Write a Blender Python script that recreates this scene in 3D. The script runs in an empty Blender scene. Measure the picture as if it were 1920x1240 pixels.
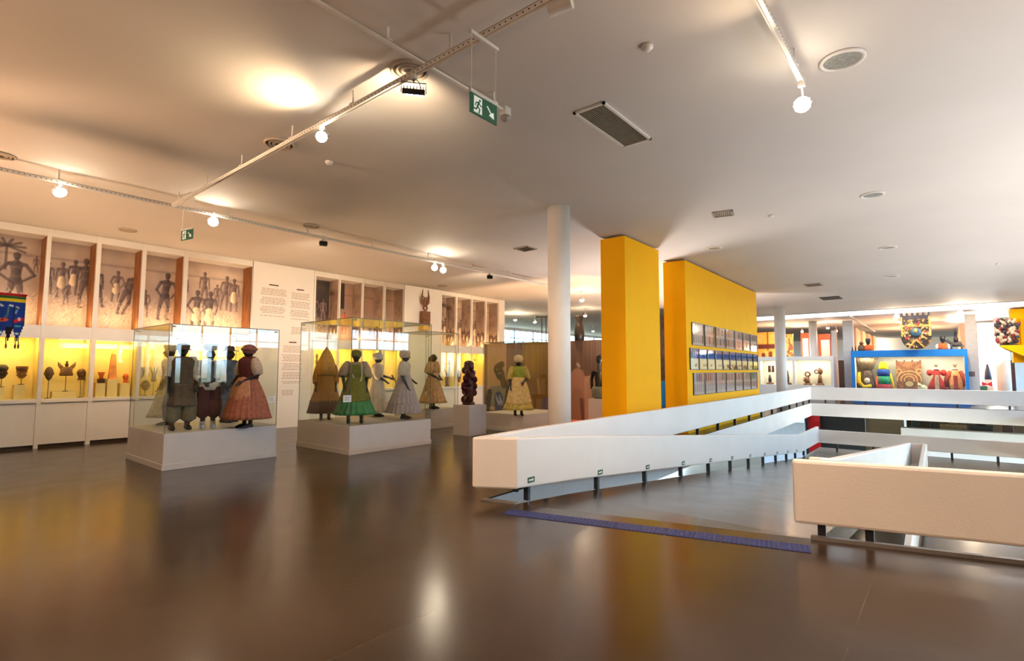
import bpy, math, random
import numpy as np
from mathutils import Vector, Matrix, Euler
random.seed(7)
rng = np.random.default_rng(7)
S = bpy.context.scene
COL = S.collection
PI = math.pi
R = math.radians

# ------------------------------------------------------------------ camera
EYE = 1.65
FPX = 988.6
_yaw, _pit, _rol = R(39.68), R(4.292), R(0.123)
_f = Vector((math.cos(_yaw) * math.cos(_pit), math.sin(_yaw) * math.cos(_pit), math.sin(_pit)))
_r = Vector((math.sin(_yaw), -math.cos(_yaw), 0))
_u = _r.cross(_f)
_c, _s = math.cos(_rol), math.sin(_rol)
RIGHT, UP, FWD = _c * _r + _s * _u, -_s * _r + _c * _u, _f
cam_d = bpy.data.cameras.new('camera')
cam = bpy.data.objects.new('camera', cam_d)
COL.objects.link(cam)
mw = Matrix((RIGHT, UP, -FWD)).transposed().to_4x4()
mw.translation = (0, 0, EYE)
cam.matrix_world = mw
cam_d.sensor_fit = 'HORIZONTAL'
cam_d.sensor_width = 36
cam_d.lens = FPX / 1920 * 36
cam_d.clip_start = 0.05
cam_d.clip_end = 300
S.camera = cam

# ------------------------------------------------------------------ exposure, sky, daylight
S.view_settings.view_transform = 'Standard'
S.view_settings.look = 'None'
S.view_settings.exposure = 0.70
S.view_settings.gamma = 1.0
S.view_settings.use_curve_mapping = False
S.cycles.max_bounces = 10
S.cycles.transparent_max_bounces = 24
S.cycles.sample_clamp_indirect = 6.0
S.cycles.caustics_reflective = False
S.cycles.caustics_refractive = False

W = bpy.data.worlds.new('sky')
S.world = W
W.use_nodes = True
_n, _l = W.node_tree.nodes, W.node_tree.links
_n.clear()
_o = _n.new('ShaderNodeOutputWorld')
_b = _n.new('ShaderNodeBackground')
_tc = _n.new('ShaderNodeTexCoord')
_sx = _n.new('ShaderNodeSeparateXYZ')
_rp = _n.new('ShaderNodeValToRGB')
_mr = _n.new('ShaderNodeMapRange')
_mr.inputs[1].default_value = -0.3
_mr.inputs[2].default_value = 0.6
_l.new(_tc.outputs['Generated'], _sx.inputs[0])
_l.new(_sx.outputs[2], _mr.inputs[0])
_l.new(_mr.outputs[0], _rp.inputs[0])
_l.new(_rp.outputs[0], _b.inputs[0])
_l.new(_b.outputs[0], _o.inputs[0])
_e = _rp.color_ramp.elements
_e[0].position = 0.0
_e[0].color = (0.16, 0.17, 0.13, 1)
_e[1].position = 1.0
_e[1].color = (0.36, 0.60, 1.0, 1)
for _p, _cc in ((0.32, (0.30, 0.33, 0.27, 1)), (0.345, (0.66, 0.86, 1.0, 1)), (0.5, (0.50, 0.76, 1.0, 1))):
    _x = _rp.color_ramp.elements.new(_p)
    _x.color = _cc
SKY = 15.0
_b.inputs[1].default_value = SKY


def light(name, kind, loc, energy, color, parent=None, aim=None, **kw):
    d = bpy.data.lights.new(name, kind)
    d.energy = energy
    d.color = color
    for k, v in kw.items():
        if k == 'portal':
            d.cycles.is_portal = v
        else:
            setattr(d, k, v)
    o = bpy.data.objects.new(name, d)
    COL.objects.link(o)
    o.location = loc
    if aim is not None:
        o.rotation_euler = (Vector(aim) - Vector(loc)).to_track_quat('-Z', 'Y').to_euler()
    if parent:
        o.parent = parent
        o.matrix_parent_inverse = Matrix.Translation(-Vector(parent.location))
    return o


CEIL = 4.65
X0, X1, Y0, Y1 = -9.0, 60.0, -12.0, 24.0
# daylight openings: both glazed facades
light('daylight_portal', 'AREA', (13, Y0 - 0.2, 2.6), 1, (1, 1, 1), aim=(13, 0, 2.6), shape='RECTANGLE', size=12, size_y=3.5, portal=True)
light('daylight_portal', 'AREA', (26, Y0 - 0.2, 3.65), 1, (1, 1, 1), aim=(26, 0, 3.65), shape='RECTANGLE', size=14, size_y=1.3, portal=True)
light('daylight_portal', 'AREA', (46.5, Y0 - 0.2, 2.6), 1, (1, 1, 1), aim=(46.5, 0, 2.6), shape='RECTANGLE', size=27, size_y=3.5, portal=True)
light('daylight_portal', 'AREA', (38, Y1 + 0.2, 3.9), 1, (1, 1, 1), aim=(38, 0, 3.9), shape='RECTANGLE', size=44, size_y=1.2, portal=True)
light('daylight_portal', 'AREA', (25, Y0 - 0.2, -2.6), 1, (1, 1, 1), aim=(25, 0, -2.6), shape='RECTANGLE', size=70, size_y=3.6, portal=True)
WARM = (1.0, 0.66, 0.36)
AMB_ = (1.0, 0.60, 0.34)
TUNG = (1.0, 0.74, 0.48)

# ------------------------------------------------------------------ pixel -> point on a real plane
def ray(x, y):
    return FWD + RIGHT * ((x - 960) / FPX) - UP * ((y - 620) / FPX)


def at_z(x, y, z=0.0):
    d = ray(x, y)
    return Vector((0, 0, EYE)) + d * ((z - EYE) / d.z)


def at_y(x, y, Y):
    d = ray(x, y)
    return Vector((0, 0, EYE)) + d * (Y / d.y)


def at_x(x, y, X):
    d = ray(x, y)
    return Vector((0, 0, EYE)) + d * (X / d.x)


# ------------------------------------------------------------------ materials
MATS = {}


def lin(c):
    return tuple((v / 12.92 if v <= 0.04045 else ((v + 0.055) / 1.055) ** 2.4) for v in c)


def hexc(r, g, b):
    return lin((r / 255, g / 255, b / 255))


def mat(name, col, rough=0.5, metal=0.0, var=0.06, scale=8.0, bump=0.0, bscale=60.0, emit=None, es=0.0, spec=0.5, coord='Object', stretch=(1, 1, 1)):
    if name in MATS:
        return MATS[name]
    m = bpy.data.materials.new(name)
    m.use_nodes = True
    n, l = m.node_tree.nodes, m.node_tree.links
    p = n['Principled BSDF']
    p.inputs['Roughness'].default_value = rough
    p.inputs['Metallic'].default_value = metal
    p.inputs['Specular IOR Level'].default_value = spec
    tc = n.new('ShaderNodeTexCoord')
    mp = n.new('ShaderNodeMapping')
    mp.inputs['Scale'].default_value = stretch
    l.new(tc.outputs[coord], mp.inputs[0])
    nz = n.new('ShaderNodeTexNoise')
    nz.inputs['Scale'].default_value = scale
    nz.inputs['Detail'].default_value = 4
    l.new(mp.outputs[0], nz.inputs['Vector'])
    rp = n.new('ShaderNodeValToRGB')
    a = tuple(max(0, v * (1 - var)) for v in col)
    b = tuple(min(1, v * (1 + var)) for v in col)
    rp.color_ramp.elements[0].position = 0.3
    rp.color_ramp.elements[1].position = 0.7
    rp.color_ramp.elements[0].color = (*a, 1)
    rp.color_ramp.elements[1].color = (*b, 1)
    l.new(nz.outputs['Fac'], rp.inputs[0])
    l.new(rp.outputs[0], p.inputs['Base Color'])
    if bump:
        n2 = n.new('ShaderNodeTexNoise')
        n2.inputs['Scale'].default_value = bscale
        l.new(mp.outputs[0], n2.inputs['Vector'])
        bp = n.new('ShaderNodeBump')
        bp.inputs['Strength'].default_value = bump
        bp.inputs['Distance'].default_value = 0.01
        l.new(n2.outputs['Fac'], bp.inputs['Height'])
        l.new(bp.outputs[0], p.inputs['Normal'])
    if emit:
        p.inputs['Emission Color'].default_value = (*emit, 1)
        p.inputs['Emission Strength'].default_value = es
    MATS[name] = m
    return m


def glass_mat(name, tint, ior=1.45):
    m = bpy.data.materials.new(name)
    m.use_nodes = True
    n, l = m.node_tree.nodes, m.node_tree.links
    n.clear()
    o = n.new('ShaderNodeOutputMaterial')
    mx = n.new('ShaderNodeMixShader')
    fr = n.new('ShaderNodeFresnel')
    geo = n.new('ShaderNodeNewGeometry')
    mri = n.new('ShaderNodeMapRange')          # same reflectance on entering and leaving the pane
    mri.inputs[3].default_value = ior
    mri.inputs[4].default_value = 1 / ior
    l.new(geo.outputs['Backfacing'], mri.inputs[0])
    l.new(mri.outputs[0], fr.inputs['IOR'])
    t = n.new('ShaderNodeBsdfTransparent')
    t.inputs[0].default_value = (*tint, 1)
    g = n.new('ShaderNodeBsdfGlossy')
    g.inputs['Roughness'].default_value = 0.0
    l.new(fr.outputs[0], mx.inputs[0])
    l.new(t.outputs[0], mx.inputs[1])
    l.new(g.outputs[0], mx.inputs[2])
    l.new(mx.outputs[0], o.inputs[0])
    MATS[name] = m
    return m


def paint_mat(name, rough=0.6):
    if name in MATS:
        return MATS[name]
    m = bpy.data.materials.new(name)
    m.use_nodes = True
    n, l = m.node_tree.nodes, m.node_tree.links
    p = n['Principled BSDF']
    p.inputs['Roughness'].default_value = rough
    at = n.new('ShaderNodeAttribute')
    at.attribute_name = 'print'
    tc = n.new('ShaderNodeTexCoord')
    nz = n.new('ShaderNodeTexNoise')
    nz.inputs['Scale'].default_value = 45
    nz.inputs['Detail'].default_value = 5
    l.new(tc.outputs['Object'], nz.inputs['Vector'])
    mr = n.new('ShaderNodeMapRange')
    mr.inputs[3].default_value = 0.72
    mr.inputs[4].default_value = 1.28
    l.new(nz.outputs['Fac'], mr.inputs[0])
    vm = n.new('ShaderNodeVectorMath')
    vm.operation = 'SCALE'
    l.new(at.outputs['Color'], vm.inputs[0])
    l.new(mr.outputs[0], vm.inputs['Scale'])
    l.new(vm.outputs[0], p.inputs['Base Color'])
    MATS[name] = m
    return m


WHITE = mat('white_paint', (0.80, 0.785, 0.77), 0.5, var=0.02, scale=2, bump=0.05, bscale=90)
WHITE2 = mat('white_lacquer', (0.78, 0.76, 0.73), 0.4, var=0.02, scale=3)
PARW = mat('parapet_white', (0.80, 0.78, 0.765), 0.55, var=0.03, scale=1.3, bump=0.12, bscale=40)
PLINTH = mat('plinth_white', (0.62, 0.585, 0.57), 0.5, var=0.03, scale=4)
CEILM = mat('ceiling_paint', (0.63, 0.60, 0.58), 0.75, var=0.03, scale=0.6, bump=0.10, bscale=5)
YEL = mat('yellow_paint', hexc(252, 184, 2), 0.7, var=0.02, scale=2, spec=0.15)
BLUEP = mat('blue_paint', hexc(10, 118, 205), 0.45, var=0.03)
BLACK = mat('black_metal', (0.012, 0.012, 0.013), 0.4, var=0.1)
POSTM = mat('post_metal', (0.03, 0.033, 0.04), 0.35, metal=0.6, var=0.1)
STEEL = mat('steel_strip', (0.22, 0.21, 0.21), 0.45, metal=0.3, var=0.1)
WMETAL = mat('white_metal', (0.72, 0.70, 0.68), 0.4, var=0.03)
GREYM = mat('grey_louvre', (0.40, 0.35, 0.25), 0.5, var=0.1)
SEAL = mat('glass_edge', (0.10, 0.12, 0.10), 0.3, var=0.05)
GLASS = glass_mat('clear_glass', (0.955, 0.975, 0.955), 1.36)
WGLASS = glass_mat('window_glass', (0.93, 0.98, 1.0))
VINT = mat('vitrine_lining', (0.84, 0.70, 0.32), 0.55, var=0.02)
NICHE = mat('niche_side_print', hexc(150, 98, 58), 0.6, var=0.35, scale=9, stretch=(1, 1, 0.25))
WOOD = mat('dark_wood', hexc(52, 26, 18), 0.35, var=0.35, scale=6, stretch=(4, 4, 0.6), bump=0.3)
WOODR = mat('red_wood', hexc(66, 16, 12), 0.25, var=0.4, scale=8, bump=0.35, bscale=25)
WOODO = mat('orange_wood', hexc(190, 92, 40), 0.5, var=0.3, scale=8)
WOODB = mat('brown_wood', hexc(110, 70, 42), 0.5, var=0.3, scale=8, bump=0.2)
SKIN = mat('mannequin_dark', hexc(46, 38, 36), 0.45, var=0.12, scale=20)
PAINT = paint_mat('printed_surface', 0.6)
PAINTG = paint_mat('glazed_print', 0.07)
LENS = mat('lamp_glow', (1, 1, 1), 0.4, emit=(1.0, 0.84, 0.62), es=90)
LENSC = mat('lamp_glow_dim', (1, 1, 1), 0.4, emit=(1.0, 0.88, 0.72), es=9)

# floor: polished concrete with faint joints
FLOOR = mat('floor_concrete', hexc(55, 42, 32), 0.24, var=0.10, scale=0.9, bump=0.035, bscale=14)
_n, _l = FLOOR.node_tree.nodes, FLOOR.node_tree.links
_p = _n['Principled BSDF']
_tc = _n.new('ShaderNodeTexCoord')
_sx = _n.new('ShaderNodeSeparateXYZ')
_l.new(_tc.outputs['Object'], _sx.inputs[0])


def _joint(out, period, off, w):
    a = _n.new('ShaderNodeMath'); a.operation = 'ADD'; a.inputs[1].default_value = off
    b = _n.new('ShaderNodeMath'); b.operation = 'PINGPONG'; b.inputs[1].default_value = period / 2
    c = _n.new('ShaderNodeMath'); c.operation = 'LESS_THAN'; c.inputs[1].default_value = w
    _l.new(out, a.inputs[0]); _l.new(a.outputs[0], b.inputs[0]); _l.new(b.outputs[0], c.inputs[0])
    return c.outputs[0]


_j1 = _joint(_sx.outputs[1], 2.25, 1.70, 0.004)
_j2 = _joint(_sx.outputs[0], 9.0, 5.0, 0.004)
_mx = _n.new('ShaderNodeMath'); _mx.operation = 'MAXIMUM'
_l.new(_j1, _mx.inputs[0]); _l.new(_j2, _mx.inputs[1])
_src = _p.inputs['Base Color'].links[0].from_socket
_mix = _n.new('ShaderNodeMix'); _mix.data_type = 'RGBA'
_mix.inputs[7].default_value = (0.10, 0.075, 0.055, 1)
_ml = _n.new('ShaderNodeMath'); _ml.operation = 'MULTIPLY'; _ml.inputs[1].default_value = 0.5
_l.new(_mx.outputs[0], _ml.inputs[0])
_l.new(_ml.outputs[0], _mix.inputs[0]); _l.new(_src, _mix.inputs[6]); _l.new(_mix.outputs[2], _p.inputs['Base Color'])
_nz = _n.new('ShaderNodeTexNoise'); _nz.inputs['Scale'].default_value = 2.2; _nz.inputs['Detail'].default_value = 6
_l.new(_tc.outputs['Object'], _nz.inputs['Vector'])
_mr = _n.new('ShaderNodeMapRange'); _mr.inputs[3].default_value = 0.14; _mr.inputs[4].default_value = 0.25
_l.new(_nz.outputs['Fac'], _mr.inputs[0]); _l.new(_mr.outputs[0], _p.inputs['Roughness'])

# blue tactile tiles with raised bumps
TACT = mat('tactile_blue', hexc(36, 48, 112), 0.5, var=0.15, scale=12)


# ------------------------------------------------------------------ mesh builder
class MB:
    def __init__(s):
        s.v, s.f = [], []

    def add(s, vs, fs):
        k = len(s.v)
        s.v += [tuple(v) for v in vs]
        s.f += [tuple(i + k for i in f) for f in fs]
        return s

    def box(s, a, b):
        (x0, y0, z0), (x1, y1, z1) = a, b
        return s.add([(x0, y0, z0), (x1, y0, z0), (x1, y1, z0), (x0, y1, z0), (x0, y0, z1), (x1, y0, z1), (x1, y1, z1), (x0, y1, z1)],
                     [(0, 3, 2, 1), (4, 5, 6, 7), (0, 1, 5, 4), (1, 2, 6, 5), (2, 3, 7, 6), (3, 0, 4, 7)])

    def cbox(s, c, d, rot=None):
        hx, hy, hz = d[0] / 2, d[1] / 2, d[2] / 2
        vs = [Vector((x, y, z)) for z in (-hz, hz) for x, y in ((-hx, -hy), (hx, -hy), (hx, hy), (-hx, hy))]
        if rot is not None:
            vs = [rot @ v for v in vs]
        vs = [v + Vector(c) for v in vs]
        return s.add(vs, [(0, 3, 2, 1), (4, 5, 6, 7), (0, 1, 5, 4), (1, 2, 6, 5), (2, 3, 7, 6), (3, 0, 4, 7)])

    def prism(s, poly, z0, z1):
        n = len(poly)
        zz0 = z0 if hasattr(z0, '__len__') else [z0] * n
        zz1 = z1 if hasattr(z1, '__len__') else [z1] * n
        return s.add([(p[0], p[1], z) for p, z in zip(poly, zz0)] + [(p[0], p[1], z) for p, z in zip(poly, zz1)],
                     [tuple(range(n - 1, -1, -1)), tuple(range(n, 2 * n))] + [(i, (i + 1) % n, n + (i + 1) % n, n + i) for i in range(n)])

    def slab(s, poly, y0, y1):   # polygon in XZ, thickness along Y
        n = len(poly)
        return s.add([(p[0], y0, p[1]) for p in poly] + [(p[0], y1, p[1]) for p in poly],
                     [tuple(range(n)), tuple(range(2 * n - 1, n - 1, -1))] + [((i + 1) % n, i, n + i, n + (i + 1) % n) for i in range(n)])

    def tube(s, path, rad, n=10, sq=1.0, closed=False):
        P = [Vector(p) for p in path]
        rr = rad if hasattr(rad, '__len__') else [rad] * len(P)
        rings = []
        ref = None
        for i, p in enumerate(P):
            t = (P[min(i + 1, len(P) - 1)] - P[max(i - 1, 0)])
            if t.length < 1e-9:
                t = Vector((0, 0, 1))
            t.normalize()
            if ref is None:
                ref = Vector((1, 0, 0)) if abs(t.x) < 0.8 else Vector((0, 1, 0))
            b = t.cross(ref).normalized()
            a = b.cross(t).normalized()
            ref = a
            rings.append([p + (a * math.cos(2 * PI * k / n) + b * sq * math.sin(2 * PI * k / n)) * rr[i] for k in range(n)])
        vs = [v for r_ in rings for v in r_]
        m = len(P)
        fs = [(i * n + k, i * n + (k + 1) % n, (i + 1) * n + (k + 1) % n, (i + 1) * n + k) for i in range(m - 1) for k in range(n)]
        fs += [tuple(range(n - 1, -1, -1)), tuple((m - 1) * n + k for k in range(n))]
        return s.add(vs, fs)

    def lathe(s, prof, c=(0, 0, 0), n=24, sx=1.0, sy=1.0, wob=None, cap=True):
        vs = []
        for i, (r_, z) in enumerate(prof):
            for k in range(n):
                a = 2 * PI * k / n
                q = r_ * (wob(a, i / (len(prof) - 1)) if wob else 1)
                vs.append((c[0] + q * math.cos(a) * sx, c[1] + q * math.sin(a) * sy, c[2] + z))
        m = len(prof)
        fs = [(i * n + k, i * n + (k + 1) % n, (i + 1) * n + (k + 1) % n, (i + 1) * n + k) for i in range(m - 1) for k in range(n)]
        if cap:
            fs += [tuple(range(n - 1, -1, -1)), tuple((m - 1) * n + k for k in range(n))]
        return s.add(vs, fs)

    def ball(s, c, r, n=14, m=9):
        rx, ry, rz = r if hasattr(r, '__len__') else (r, r, r)
        prof = [(max(1e-4, math.sin(PI * i / m)), -math.cos(PI * i / m)) for i in range(m + 1)]
        k = len(s.v)
        s.lathe(prof, n=n)
        for i in range(k, len(s.v)):
            x, y, z = s.v[i]
            s.v[i] = (c[0] + x * rx, c[1] + y * ry, c[2] + z * rz)
        return s

    def ring(s, c, r, t, n=24, m=8, axis='z'):
        vs, fs = [], []
        for i in range(n):
            a = 2 * PI * i / n
            for j in range(m):
                b = 2 * PI * j / m
                q = r + t * math.cos(b)
                p = (q * math.cos(a), q * math.sin(a), t * math.sin(b))
                if axis == 'y':
                    p = (p[0], p[2], p[1])
                elif axis == 'x':
                    p = (p[2], p[0], p[1])
                vs.append((c[0] + p[0], c[1] + p[1], c[2] + p[2]))
        fs = [(i * m + j, ((i + 1) % n) * m + j, ((i + 1) % n) * m + (j + 1) % m, i * m + (j + 1) % m) for i in range(n) for j in range(m)]
        return s.add(vs, fs)

    def move(s, M, k=0):
        for i in range(k, len(s.v)):
            s.v[i] = tuple(M @ Vector(s.v[i]))
        return s

    def obj(s, name, m, parent=None, smooth=False, bevel=0.0, world=False, rm=0.0):
        me = bpy.data.meshes.new(name)
        me.from_pydata(s.v, [], s.f)
        me.validate()
        me.materials.append(m)
        import bmesh
        bm = bmesh.new(); bm.from_mesh(me)
        bmesh.ops.recalc_face_normals(bm, faces=bm.faces)
        bm.to_mesh(me); bm.free()
        if smooth:
            me.polygons.foreach_set('use_smooth', [True] * len(me.polygons))
        o = bpy.data.objects.new(name, me)
        COL.objects.link(o)
        if parent:
            o.parent = parent
            if world:
                o.matrix_parent_inverse = world_inv(parent)
        if bevel:
            b = o.modifiers.new('soft_edges', 'BEVEL')
            b.width = bevel
            b.segments = 2
            b.limit_method = 'ANGLE'
        if rm:
            r_ = o.modifiers.new('fuse', 'REMESH')
            r_.mode = 'VOXEL'
            r_.voxel_size = rm
            r_.use_smooth_shade = True
        return o


def world_inv(p):
    M = Matrix.Identity(4)
    ch = []
    while p:
        ch.append(p)
        p = p.parent
    for q in reversed(ch):
        M = M @ q.matrix_parent_inverse @ Matrix.LocRotScale(q.location, q.rotation_euler, q.scale)
    return M.inverted()


def thing(name, label, cat, loc=(0, 0, 0), rotz=0.0, group=None):
    o = bpy.data.objects.new(name, None)
    COL.objects.link(o)
    o.empty_display_size = 0.1
    o.location = loc
    o.rotation_euler = (0, 0, rotz)
    return tag(o, label, cat, group)


def tag(o, label, cat, group=None):
    o['label'] = label
    o['category'] = cat
    if group:
        o['group'] = group
    return o


def struct(o, label=None):
    o['kind'] = 'structure'
    if label:
        o['label'] = label
    return o


def dup(root, loc, rotz=None, label=None, group=None):
    r_ = root.copy()
    COL.objects.link(r_)
    r_.location = loc
    if rotz is not None:
        r_.rotation_euler = (0, 0, rotz)
    if label:
        r_['label'] = label
    if group:
        r_['group'] = group
    for ch in list(root.children):
        c = ch.copy(); COL.objects.link(c); c.parent = r_
        for g in ch.children:
            d = g.copy(); COL.objects.link(d); d.parent = c
    return r_


def order(i):
    return ['first', 'second', 'third', 'fourth', 'fifth', 'sixth', 'seventh', 'eighth', 'ninth', 'tenth', 'eleventh', 'twelfth', 'thirteenth'][i]


# ------------------------------------------------------------------ painted prints
def mixc(A, a, c):
    a = np.clip(a, 0, 1)[..., None]
    return A * (1 - a) + np.array(c) * a


def cap(X, Z, p, q, r_):
    p, q = np.array(p, float), np.array(q, float)
    d = q - p
    L = max(d @ d, 1e-9)
    t = np.clip(((X - p[0]) * d[0] + (Z - p[1]) * d[1]) / L, 0, 1)
    return np.hypot(X - p[0] - t * d[0], Z - p[1] - t * d[1]) - r_


def fig(A, X, Z, x, z, h, c, lean=0.0, cloth=None, arms=0, soft=0.012):
    """one engraved standing figure, feet at (x,z), shaded on one side and hatched"""
    hat = 0.80 + 0.20 * np.sin((X * 1.0 + Z * 0.7) * 210)

    def put(p, q, ra, rb, col, k=0.92):
        nonlocal A
        p, q = np.array(p, float), np.array(q, float)
        d = q - p
        t_ = np.clip(((X - p[0]) * d[0] + (Z - p[1]) * d[1]) / max(d @ d, 1e-9), 0, 1)
        ox = X - p[0] - t_ * d[0]
        r_ = ra + (rb - ra) * t_
        m_ = np.clip(0.5 - (np.hypot(ox, Z - p[1] - t_ * d[1]) - r_) / soft, 0, 1)
        lit = np.clip(0.5 - 0.9 * ox / max(ra, rb), 0, 1)[..., None]
        colr = np.array(col) * (0.75 + 0.65 * lit)
        w_ = (m_ * k * hat)[..., None]
        A = A * (1 - w_) + colr * w_
    dx = lean * h
    hip = (x + dx * 0.45, z + 0.50 * h)
    sh = (x + dx, z + 0.80 * h)
    for sg in (-1, 1):
        ft = (x + sg * 0.085 * h - dx * 0.3 * (sg > 0), z)
        kn = (x + sg * 0.075 * h + dx * 0.25, z + 0.26 * h)
        put(ft, kn, 0.022 * h, 0.036 * h, c)
        put(kn, (hip[0] + sg * 0.035 * h, hip[1]), 0.036 * h, 0.056 * h, c)
        put(ft, (ft[0] + 0.05 * h, z), 0.018 * h, 0.013 * h, c)
    put(hip, ((hip[0] + sh[0]) / 2, (hip[1] + sh[1]) / 2), 0.072 * h, 0.066 * h, c)
    put(((hip[0] + sh[0]) / 2, (hip[1] + sh[1]) / 2), (sh[0], sh[1] - 0.04 * h), 0.066 * h, 0.088 * h, c)
    put((sh[0] - 0.085 * h, sh[1] - 0.02 * h), (sh[0] + 0.085 * h, sh[1] - 0.02 * h), 0.036 * h, 0.036 * h, c)
    if cloth is not None:
        put((hip[0], hip[1] + 0.01 * h), (x + dx * 0.3, hip[1] - 0.17 * h), 0.076 * h, 0.098 * h, cloth, 0.9)
    a = 0.115 * h
    for sg in (-1, 1):
        el = (sh[0] + sg * a * (1.15 + arms), sh[1] - 0.19 * h)
        put((sh[0] + sg * a, sh[1] - 0.02 * h), el, 0.031 * h, 0.024 * h, c)
        put(el, (sh[0] + sg * a * (1.2 - arms), sh[1] - 0.35 * h), 0.024 * h, 0.018 * h, c)
    hx = sh[0] + dx * 0.15
    put(sh, (hx, z + 0.87 * h), 0.03 * h, 0.028 * h, c)
    put((hx, z + 0.905 * h), (hx, z + 0.935 * h), 0.046 * h, 0.052 * h, tuple(0.75 * v for v in c), 0.92)
    return A


def grain(X, Z, sx, sz, seed):
    r_ = np.random.default_rng(seed)
    n = r_.random((40, 40))
    def samp(u, v):
        iu, iv = np.floor(u).astype(int), np.floor(v).astype(int)
        fu, fv = u - iu, v - iv
        g = lambda i, j: n[i % 40, j % 40]
        return (g(iu, iv) * (1 - fu) + g(iu + 1, iv) * fu) * (1 - fv) + (g(iu, iv + 1) * (1 - fu) + g(iu + 1, iv + 1) * fu) * fv
    return 0.6 * samp(X * sx, Z * sz) + 0.4 * samp(X * sx * 2.3 + 7, Z * sz * 2.3 + 3)


def painted(name, w, h, nx, ny, fn, m, parent=None, loc=(0, 0, 0), rot=(0, 0, 0), keep=None, relief=None, srgb=True):
    """grid in local XZ facing -Y, origin at bottom centre; fn(X,Z)->rgb 0..1 (display values)"""
    xs = np.linspace(-w / 2, w / 2, nx + 1)
    zs = np.linspace(0, h, ny + 1)
    X, Z = np.meshgrid(xs, zs)
    C = np.clip(fn(X, Z), 0, 1)
    if srgb:
        C = np.where(C <= 0.04045, C / 12.92, ((C + 0.055) / 1.055) ** 2.4)
    Yd = -relief(X, Z) if relief else np.zeros_like(X)
    vs = np.stack([X, Yd, Z], -1).reshape(-1, 3)
    fs = []
    for j in range(ny):
        for i in range(nx):
            if keep is not None and not keep((xs[i] + xs[i + 1]) / 2, (zs[j] + zs[j + 1]) / 2):
                continue
            a = j * (nx + 1) + i
            fs.append((a, a + 1, a + nx + 2, a + nx + 1))
    me = bpy.data.meshes.new(name)
    me.from_pydata(vs.tolist(), [], fs)
    at = me.color_attributes.new('print', 'FLOAT_COLOR', 'POINT')
    buf = np.ones((len(vs), 4), np.float32)
    buf[:, :3] = C.reshape(-1, 3)
    at.data.foreach_set('color', buf.ravel())
    me.materials.append(m)
    o = bpy.data.objects.new(name, me)
    COL.objects.link(o)
    o.location = loc
    o.rotation_euler = rot
    if parent:
        o.parent = parent
    return o


# ================================================================== STRUCTURE
def edge_y(x):        # left edge of the ramp well (slightly out of square with the hall)
    return 4.50 + 0.036 * x


def near_x(y):        # near edge of the ramp well
    return 6.281 - 0.268 * y


WELL = [(near_x(4.68), 4.68), (31.1, edge_y(31.1)), (31.1, -2.9), (near_x(-2.9), -2.9)]
SLAB = -0.66
b = MB()
O = [(X0, Y1 + 0.0), (X1, Y1), (X1, Y0), (X0, Y0)]
for i in range(4):
    j = (i + 1) % 4
    b.prism([O[i], O[j], WELL[j], WELL[i]], -0.02, 0.0)
struct(b.obj('floor', FLOOR))
# white slab below the finished floor, seen as a fascia around the well
b = MB()
for i in range(4):
    j = (i + 1) % 4
    b.prism([O[i], O[j], WELL[j], WELL[i]], SLAB, -0.021)
struct(b.obj('trim_1', PARW), 'white slab edge around the ramp well')
b = MB().box((X0, Y0, CEIL), (X1, Y1, CEIL + 0.2))
struct(b.obj('ceiling', CEILM))
b = MB().box((X0, Y0, -4.8), (X1, Y1, -4.6))
struct(b.obj('floor_lower', FLOOR))
NW = 14.7
struct(MB().box((X0, NW + 0.62, 0), (17.2, NW + 0.8, CEIL)).obj('wall_left', WHITE))
struct(MB().box((17.05, NW - 0.02, 0), (17.2, NW + 0.62, CEIL)).obj('wall_end', WHITE))
struct(MB().box((X0 - 0.2, Y0, 0), (X0, Y1, CEIL)).obj('wall_back', WHITE))
struct(MB().box((X1, Y0, -4.6), (X1 + 0.2, Y1, CEIL)).obj('wall_far', WHITE))
struct(MB().box((X0 - 0.2, Y0, -4.6), (X0, Y1, SLAB)).obj('wall_lower', WHITE))

# glazed facades
WFR = mat('window_frame_blue', hexc(70, 96, 110), 0.5, var=0.05)


def facade(k, xa, xb, y, z0, z1, pitch, bars):
    t = bpy.data.objects.new('window_%d' % k, None)
    COL.objects.link(t); t.location = ((xa + xb) / 2, y, 0)
    struct(t)
    f = MB()
    n = max(1, round((xb - xa) / pitch))
    for i in range(n + 1):
        x = xa + (xb - xa) * i / n
        f.box((x - 0.035, y - 0.05, z0), (x + 0.035, y + 0.05, z1))
    for z in (z0, *bars, z1):
        f.box((xa, y - 0.04, z - 0.03), (xb, y + 0.04, z + 0.03))
    f.obj('window_frame', WFR, t, world=True)
    MB().box((xa, y - 0.006, z0), (xb, y + 0.006, z1)).obj('window_pane', WGLASS, t, world=True)


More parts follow.
